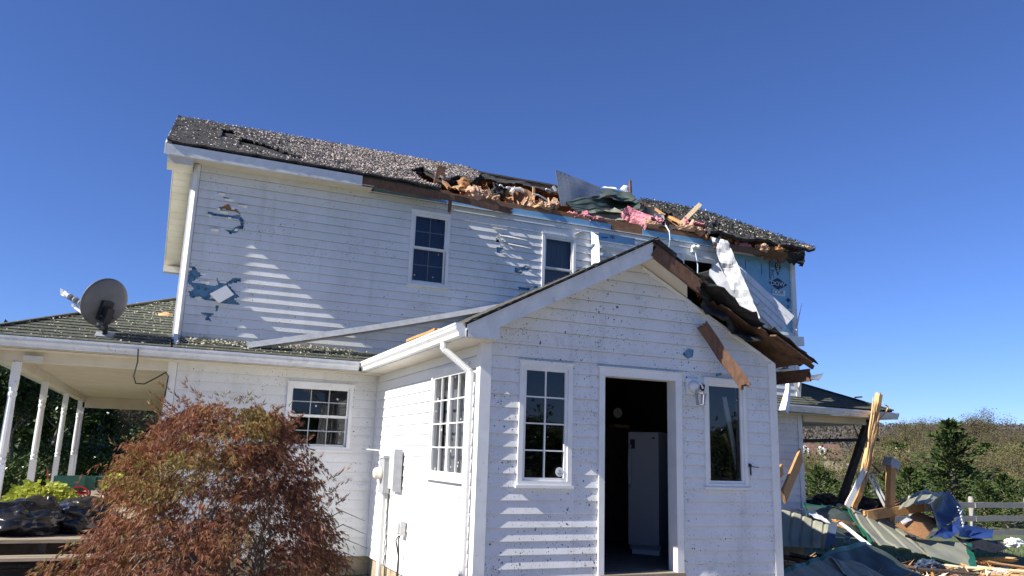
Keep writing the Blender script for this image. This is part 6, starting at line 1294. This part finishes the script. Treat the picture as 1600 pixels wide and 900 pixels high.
# ---------------------------------------------------------------- trees
def tree_proto(name, kind, h, wd, n, mats, wts, lab, cat, seed, group=None):
    random.seed(seed); t = thing(name, (0, 0, 0), lab, cat, group); b = MB(); C, Dd = [], []
    if kind == 'cedar':
        b.tube([(0, 0, 0), (0.02, 0, h*0.5), (0, 0, h)], [0.03*h**0.7+0.03, 0.02*h**0.7+0.02, 0.01], 8)
        nb = int(n/85)
        for k in range(nb):
            tz = (k+0.5)/nb; z = h*(0.06+0.93*tz); a = k*2.399+random.gauss(0, 0.3); L_ = wd*(1-tz)**0.8*random.uniform(0.35, 1.25)+0.05*h*0.3
            up = 0.25+0.5*tz; d = Vector((math.cos(a), math.sin(a), up))
            b.tube([(0, 0, z), tuple(Vector((0, 0, z))+d*L_*0.6), tuple(Vector((0, 0, z))+d*L_)], [0.02, 0.012, 0.004], 4)
            for _ in range(85):
                s_ = random.uniform(0.15, 1.0); p = Vector((0, 0, z))+d*L_*s_; w_ = 0.22*L_*(1.1-s_)+0.04*h*0.25
                C.append((p.x+random.gauss(0, w_), p.y+random.gauss(0, w_), p.z+random.gauss(0, w_*0.55))); Dd.append((d.x+random.gauss(0, 0.5), d.y+random.gauss(0, 0.5), d.z+random.gauss(0, 0.4)))
        ln = rng.uniform(0.05, 0.11, len(C))*h**0.55*1.1; ws = ln*0.35
    elif kind == 'bush':
        for k in range(7):
            a = k*0.9; b.tube([(0, 0, 0), (0.25*wd*math.cos(a), 0.25*wd*math.sin(a), h*0.45), (0.6*wd*math.cos(a), 0.6*wd*math.sin(a), h*0.8)], [0.03, 0.02, 0.006], 5)
        for k in range(int(n/40)):
            u = math.acos(random.uniform(-0.15, 1)); a = random.uniform(0, 6.283); q = 0.55+0.45*random.random()**0.5; lump = 1+0.25*noise.noise(Vector((math.cos(a)*1.6+seed, math.sin(a)*1.6, u*2)))
            c = Vector((wd*math.sin(u)*math.cos(a)*q*lump, wd*math.sin(u)*math.sin(a)*q*lump, max(0.05, h*0.42+h*0.55*math.cos(u)*q*lump)))
            for _ in range(40):
                C.append(tuple(c+Vector((random.gauss(0, 0.11*wd), random.gauss(0, 0.11*wd), random.gauss(0, 0.08*h))))); Dd.append((math.cos(a)+random.gauss(0, 0.7), math.sin(a)+random.gauss(0, 0.7), 0.4+random.gauss(0, 0.6)))
        ln = rng.uniform(0.05, 0.10, len(C))*max(1, h**0.6); ws = ln*0.5
    else:   # broad tree with visible limbs; 'bare' keeps few leaves
        tips = []
        def br(p, d, r, L_, lev):
            pts = [p.copy()]; rr = [r]; n_ = 5
            for i in range(n_):
                d = (d+Vector((random.gauss(0, 0.16), random.gauss(0, 0.16), random.gauss(0.05, 0.08)))).normalized(); p = p+d*(L_/n_); pts.append(p.copy()); rr.append(r*(1-0.62*(i+1)/n_))
                if lev < (4 if kind == 'bare' else 3) and i >= (2 if lev == 0 else 1):
                    for _ in range(2 if lev < 3 else 1):
                        a = random.uniform(0, 6.28); d2 = (d+Vector((math.cos(a), math.sin(a), random.uniform(-0.1, 0.5)))*random.uniform(0.5, 0.95)).normalized(); br(p, d2, rr[-1]*0.6, L_*random.uniform(0.5, 0.66), lev+1)
            b.tube(pts, rr, (8, 5, 4, 3, 3)[lev], caps=False)
            if lev >= 2: tips.append((pts, d))
        br(Vector((0, 0, 0)), Vector((0, 0, 1)), 0.016*h+0.02, h*0.52, 0)
        zz = max(p.z for pts, _ in tips for p in pts); k_ = h/zz; b.v = [(x*k_*wd/(h*0.4), y*k_*wd/(h*0.4), z*k_) for x, y, z in b.v]
        m_ = max(1, n//max(1, len(tips)))
        for pts, d in tips:
            for _ in range(m_):
                p = random.choice(pts[1:]); C.append((p.x*k_*wd/(h*0.4)+random.gauss(0, 0.02*h), p.y*k_*wd/(h*0.4)+random.gauss(0, 0.02*h), p.z*k_+random.gauss(0, 0.016*h))); Dd.append((d.x+random.gauss(0, 0.8), d.y+random.gauss(0, 0.8), d.z*0.3+random.gauss(0, 0.7)))
        ln = rng.uniform(0.10, 0.20, len(C))*(h/9)**0.6*(0.9 if kind == 'bare' else 1.4); ws = ln*0.5
    b.build('trunk', m_twig if kind in ('bare',) else m_bark, t)
    C = np.array(C); quads('crown', leaves(C, np.array(Dd), ln, ws), mats, rng.choice(len(mats), len(C), p=wts), t)
    return t
def at(px, dep, z=None):
    d = ray(px, 728); p = CAM+d*dep; return V(p.x, p.y, gz(p.x, p.y)-0.05)
protos = {}
def plant(kind_key, px, dep, sc, lab, cat, group=None, rot=None, sz=None):
    make = {
     'cedar': lambda: tree_proto('cedar_tree', 'cedar', 4.0, 1.35, 5200, [m_cedar, m_cedar2], [0.8, 0.2], lab, cat, 3),
     'pine': lambda: tree_proto('young_pine', 'cedar', 2.4, 1.45, 4200, [m_cedar2, m_cedar], [0.8, 0.2], lab, cat, 8),
     'bare': lambda: tree_proto('autumn_tree', 'bare', 9.0, 3.4, 14000, [m_autumn, m_yellow], [0.85, 0.15], lab, cat, 5),
     'bare2': lambda: tree_proto('autumn_tree', 'bare', 9.0, 3.0, 8000, [m_autumn], [1], lab, cat, 15),
     'gold': lambda: tree_proto('autumn_tree', 'broad', 7.0, 2.8, 5200, [m_yellow, m_autumn], [0.6, 0.4], lab, cat, 9),
     'shrub': lambda: tree_proto('yellowing_shrub', 'bare', 3.2, 1.7, 4200, [m_yellow, m_autumn], [0.75, 0.25], lab, cat, 12),
     'holly': lambda: tree_proto('evergreen_tree', 'broad', 7.0, 3.0, 9000, [m_holly], [1], lab, cat, 21),
     'hedge': lambda: tree_proto('evergreen_shrub', 'bush', 1.5, 1.1, 3600, [m_holly, m_cedar2], [0.6, 0.4], lab, cat, 23),
    }[kind_key]
    if kind_key not in protos: o = protos[kind_key] = make()
    else: o = copy_tree(protos[kind_key]); tag(o, lab, cat); 
    if group: o['group'] = group
    elif 'group' in o: del o['group']
    o.location = at(px, dep); s_ = sc; o.scale = (s_*(sz or 1), s_*(sz or 1), s_); o.rotation_euler = (0, 0, rot if rot is not None else random.uniform(0, 6.28)); return o
plant('cedar', 1487, 33, 1.06, 'pointed dark green cedar rising behind the rail fence', 'cedar tree', rot=0.4, sz=1.3)
for px, dep, sc, lab in ((1278, 30, 0.92, 'young green pine right of the far house corner'), (1300, 36, 0.7, 'small pine behind the leaning dark post'), (1418, 31, 0.95, 'young green pine right of the upright orange post'), (1385, 34, 0.85, 'young pine behind the upright orange post'), (1447, 36, 0.98, 'young pine between the orange post and the cedar'), (1532, 30, 0.78, 'low pine right of the cedar'), (1565, 32, 0.88, 'low pine behind the fence at the picture edge'), (1345, 37, 0.8, 'young pine behind the splintered post'), (1512, 37, 1.0, 'young pine close beside the cedar'), (1604, 33, 0.75, 'pine cut by the right picture edge')):
    plant('pine', px, dep, sc, lab, 'young pine', 'young pines behind the fence')
for px, dep, sc, lab in ((1568, 44, 1.25, 'yellow leaved thicket right of the cedar'), (1600, 42, 1.1, 'yellow leaved thicket at the right picture edge'), (1330, 44, 1.05, 'pale yellow shrub behind the leaning dark post'), (1300, 50, 1.0, 'pale yellow shrub below the far house'), (1372, 46, 1.15, 'yellowing shrub behind the splintered post'), (1268, 58, 1.25, 'yellowing shrub left below the far house'), (1312, 62, 1.2, 'yellowing shrub right below the far house'), (1290, 66, 1.15, 'yellowing shrub just under the far house'), (1410, 50, 1.2, 'yellowing shrub above the young pines'), (1440, 48, 1.15, 'yellowing shrub left of the cedar'), (1535, 48, 1.25, 'yellowing shrub just right of the cedar')):
    plant('shrub', px, dep, sc, lab, 'shrub', 'yellowing shrubs behind the fence', sz=1.3)
gb = 'bare autumn trees in the middle distance'
random.seed(41)
spots = [(1385, 95, .80), (1402, 120, 1.0), (1425, 100, .85), (1440, 115, 1.05), (1455, 105, 1.0), (1468, 125, 1.2), (1485, 110, 1.05), (1500, 130, 1.2), (1515, 100, .85), (1530, 120, 1.35), (1548, 105, .85), (1560, 130, 1.05), (1575, 110, .88), (1590, 125, 1.0), (1605, 105, .85), (1620, 120, 1.0), (1370, 130, .95), (1350, 140, .8), (1415, 75, .62), (1460, 80, .66), (1520, 78, .62), (1550, 75, .58), (1590, 80, .64), (1390, 70, .5), (1495, 72, .6), (1622, 74, .6)]
for i, (px, dep, sc) in enumerate(spots): plant(('bare', 'bare2', 'bare')[i % 3], px, dep, sc, 'grey brown autumn tree in the wood beyond the fence', 'autumn tree', gb, sz=1.25)
for px, dep, sc, lab in ((1455, 90, .95, 'golden leaved tree behind and left of the cedar'), (1598, 95, .9, 'greenish gold tree at the right picture edge'), (1372, 85, .85, 'dull green tree behind the splintered post'), (1395, 105, .9, 'dull gold tree right of the splintered post')):
    plant('gold', px, dep, sc, lab, 'autumn tree', gb)
for px, dep, sc, kk in ((1405, 62, 1.7, 'pine'), (1462, 60, 1.5, 'pine'), (1545, 70, 1.9, 'pine'), (1610, 66, 1.9, 'pine'), (1430, 70, .6, 'gold'), (1522, 66, .55, 'gold'), (1582, 64, .55, 'gold'), (1385, 80, .6, 'gold'), (1418, 88, .75, 'gold'), (1440, 84, .6, 'gold'), (1510, 92, .8, 'gold'), (1535, 86, .65, 'gold'), (1568, 94, .8, 'gold'), (1602, 84, .7, 'gold')):
    plant(kk, px, dep, sc, 'dull green young conifer inside the autumn wood' if kk == 'pine' else 'dull gold tree inside the autumn wood', 'young pine' if kk == 'pine' else 'autumn tree', 'green conifers inside the wood' if kk == 'pine' else 'gold trees inside the wood', sz=1.2)
# thicket low in front of the wood, and the wooded hill
def mass(name, pts, r, n, mats, wts, lab, size, flat=0.7):
    C, Dd = [], []
    for (p, s_) in pts:
        for _ in range(n):
            u = rng.normal(0, 1, 3); u /= np.linalg.norm(u); u[2] = abs(u[2])
            C.append((p[0]+u[0]*r*s_, p[1]+u[1]*r*s_, p[2]+u[2]*r*s_*flat*1.6)); Dd.append(u+rng.normal(0, 0.6, 3))
    n_ = len(C); o = quads(name, leaves(np.array(C), np.array(Dd), rng.uniform(0.7, 1.3, n_)*size, rng.uniform(0.5, 0.9, n_)*size), mats, rng.choice(len(mats), n_, p=wts)); o['kind'] = 'stuff'; tag(o, lab, 'woods'); return o
pts = []
for k in range(420):
    dep = random.uniform(50, 170); px = random.uniform(1235, 1720); dep = max(dep, 50); p = at(px, dep)
    if px < 1325 and dep > 60: continue
    pts.append((p, random.uniform(0.7, 1.5)*(1+dep/140)))
mass('undergrowth', pts, 1.4, 90, [m_autumn, m_yellow, m_twig, m_cedar2], [0.50, 0.12, 0.22, 0.16], 'brown tangled thicket between the fence and the hill', 0.26, 0.8)
pts = []
for k in range(5200):
    a = random.uniform(R(25), R(66)); r = random.uniform(430, 960); x, y = -3+r*math.sin(a), -7+r*math.cos(a); pts.append(((x, y, gz(x, y)-1), random.uniform(0.6, 1.35)))
mass('woods', pts, 5.0, 22, [m_hillwood, m_autumn, m_cedar], [0.80, 0.14, 0.06], 'brown autumn woods covering the far hill', 2.3, 0.7)
# far house
hp = at(1283, 185); hz_ = hp.z
t = thing('distant_house', tuple(hp), 'far brown-roofed house with white dormers below the hill', 'house')
rd = Vector((math.cos(YAW+0.1), -math.sin(YAW+0.1), 0)); dd_ = Vector((rd.y*-1, rd.x, 0)); dd_ = -dd_ if dd_.y < 0 else dd_
def hb(mb, a0, a1, b0, b1, z0, z1): c = hp+rd*((a0+a1)/2)+dd_*((b0+b1)/2); c.z = hz_+(z0+z1)/2; mb.obox(c, rd*((a1-a0)/2), dd_*((b1-b0)/2), ZV*((z1-z0)/2))
b = MB(); hb(b, -6, 5, 0, 8, 0, 3.9); b.build('wall', m_block, t)
b = MB(); q = lambda a, d_, z: hp+rd*a+dd_*d_+ZV*z
b.add([q(-6.4, -0.5, 3.8), q(5.4, -0.5, 3.8), q(5.4, 4, 7.2), q(-6.4, 4, 7.2), q(5.4, 8.5, 3.8), q(-6.4, 8.5, 3.8)], [(0, 1, 2, 3), (3, 2, 4, 5), (1, 4, 2), (0, 3, 5)]); b.build('roof', m_brickroof, t)
for a in (-3.2, 0.6):
    b = MB(); hb(b, a-0.7, a+0.7, 0.6, 3.0, 4.4, 5.8); b.add([q(a-0.9, 0.5, 5.75), q(a+0.9, 0.5, 5.75), q(a, 0.5, 6.6), q(a-0.9, 3.4, 5.75), q(a+0.9, 3.4, 5.75), q(a, 3.4, 6.6)], [(0, 1, 2), (1, 4, 5, 2), (0, 2, 5, 3)]); dmo = b.build('dormer', m_white, t)
    b = MB(); hb(b, a-0.3, a+0.3, 0.57, 0.6, 4.7, 5.6); b.build('window', m_black, dmo)
# behind the porch on the left
gl = 'dark evergreens behind the porch'
for px, dep, sc, lab in ((18, 25, .72, 'glossy evergreen at the left picture edge'), (62, 28, .78, 'glossy evergreen behind the second porch post'), (-25, 23, .7, 'glossy evergreen cut by the left picture edge'), (108, 33, .72, 'dark evergreen behind the paired porch posts'), (165, 34, .66, 'dark evergreen at the back of the porch'), (215, 36, .66, 'dull green tree behind the porch beside the house'), (255, 38, .66, 'dull green tree showing past the house corner')):
    plant('holly', px, dep, sc, lab, 'evergreen tree', gl)
for px, dep, sc, lab in ((8, 19, .9, 'clipped evergreen shrub at the left picture edge'), (38, 20, .85, 'clipped evergreen shrub behind the lime plant'), (-20, 18, .9, 'evergreen shrub cut by the left picture edge'), (140, 26, 1.2, 'dark shrub behind the garden wagon'), (185, 25, 1.3, 'dark shrub beyond the deck end'), (95, 24, 1.2, 'dark shrub left behind the garden wagon')):
    plant('hedge', px, dep, sc, lab, 'shrub', 'evergreen shrubs by the porch')
for px, dep, sc in ((-40, 30, 3.2), (15, 33, 3.6), (70, 36, 3.4), (120, 40, 3.8), (165, 42, 3.6), (205, 44, 3.8), (245, 46, 3.6), (285, 48, 3.8), (140, 32, 2.4), (215, 34, 2.2)):
    plant('hedge', px, dep, sc, 'tall dense dark shrub in the shade behind the porch', 'shrub', 'tall shrubs behind the porch')
plant('bare2', 228, 30, .42, 'thin bare tree behind the porch beside the house', 'bare tree')
# trees behind the camera: they show only as reflections in the panes
for i, (x, y, sc) in enumerate(((-16, -34, 1.1), (-8, -38, 1.2), (0, -36, 1.0), (8, -40, 1.2), (16, -36, 1.1), (-24, -30, 1.0), (-30, -16, 1.0), (24, -34, 1.0))):
    o = copy_tree(protos['holly']); o.location = (x, y, -0.6); o.scale = (sc*1.2, sc*1.2, sc*0.55); o.rotation_euler = (0, 0, i*1.3); tag(o, 'broad dark tree across the front yard, seen in the window glass', 'evergreen tree', 'trees across the front yard')
for i in range(14):
    o = copy_tree(protos['hedge']); o.location = (-26+4.2*i, -24-3*math.sin(i*2.1), -0.6); o.scale = (2.4, 2.4, 2.0+0.5*math.sin(i*1.7)); o.rotation_euler = (0, 0, i*1.9); tag(o, 'broad dark hedge shrub across the front yard, seen in the window glass', 'shrub', 'hedge across the front yard')
# grass blades by the split lumber
n = 9000; xs = rng.uniform(10.5, 30, n); ys = rng.uniform(2.0, 10, n); zs = np.array([gz(x, y) for x, y in zip(xs, ys)])
o = quads('grass', leaves(np.stack([xs, ys, zs-0.01], 1), np.stack([rng.normal(0, 0.35, n), rng.normal(0, 0.35, n), np.ones(n)], 1), rng.uniform(0.06, 0.16, n), 0.02), [m_blade], np.zeros(n)); tag(o, 'short green grass beyond the split lumber', 'grass', kind='stuff')
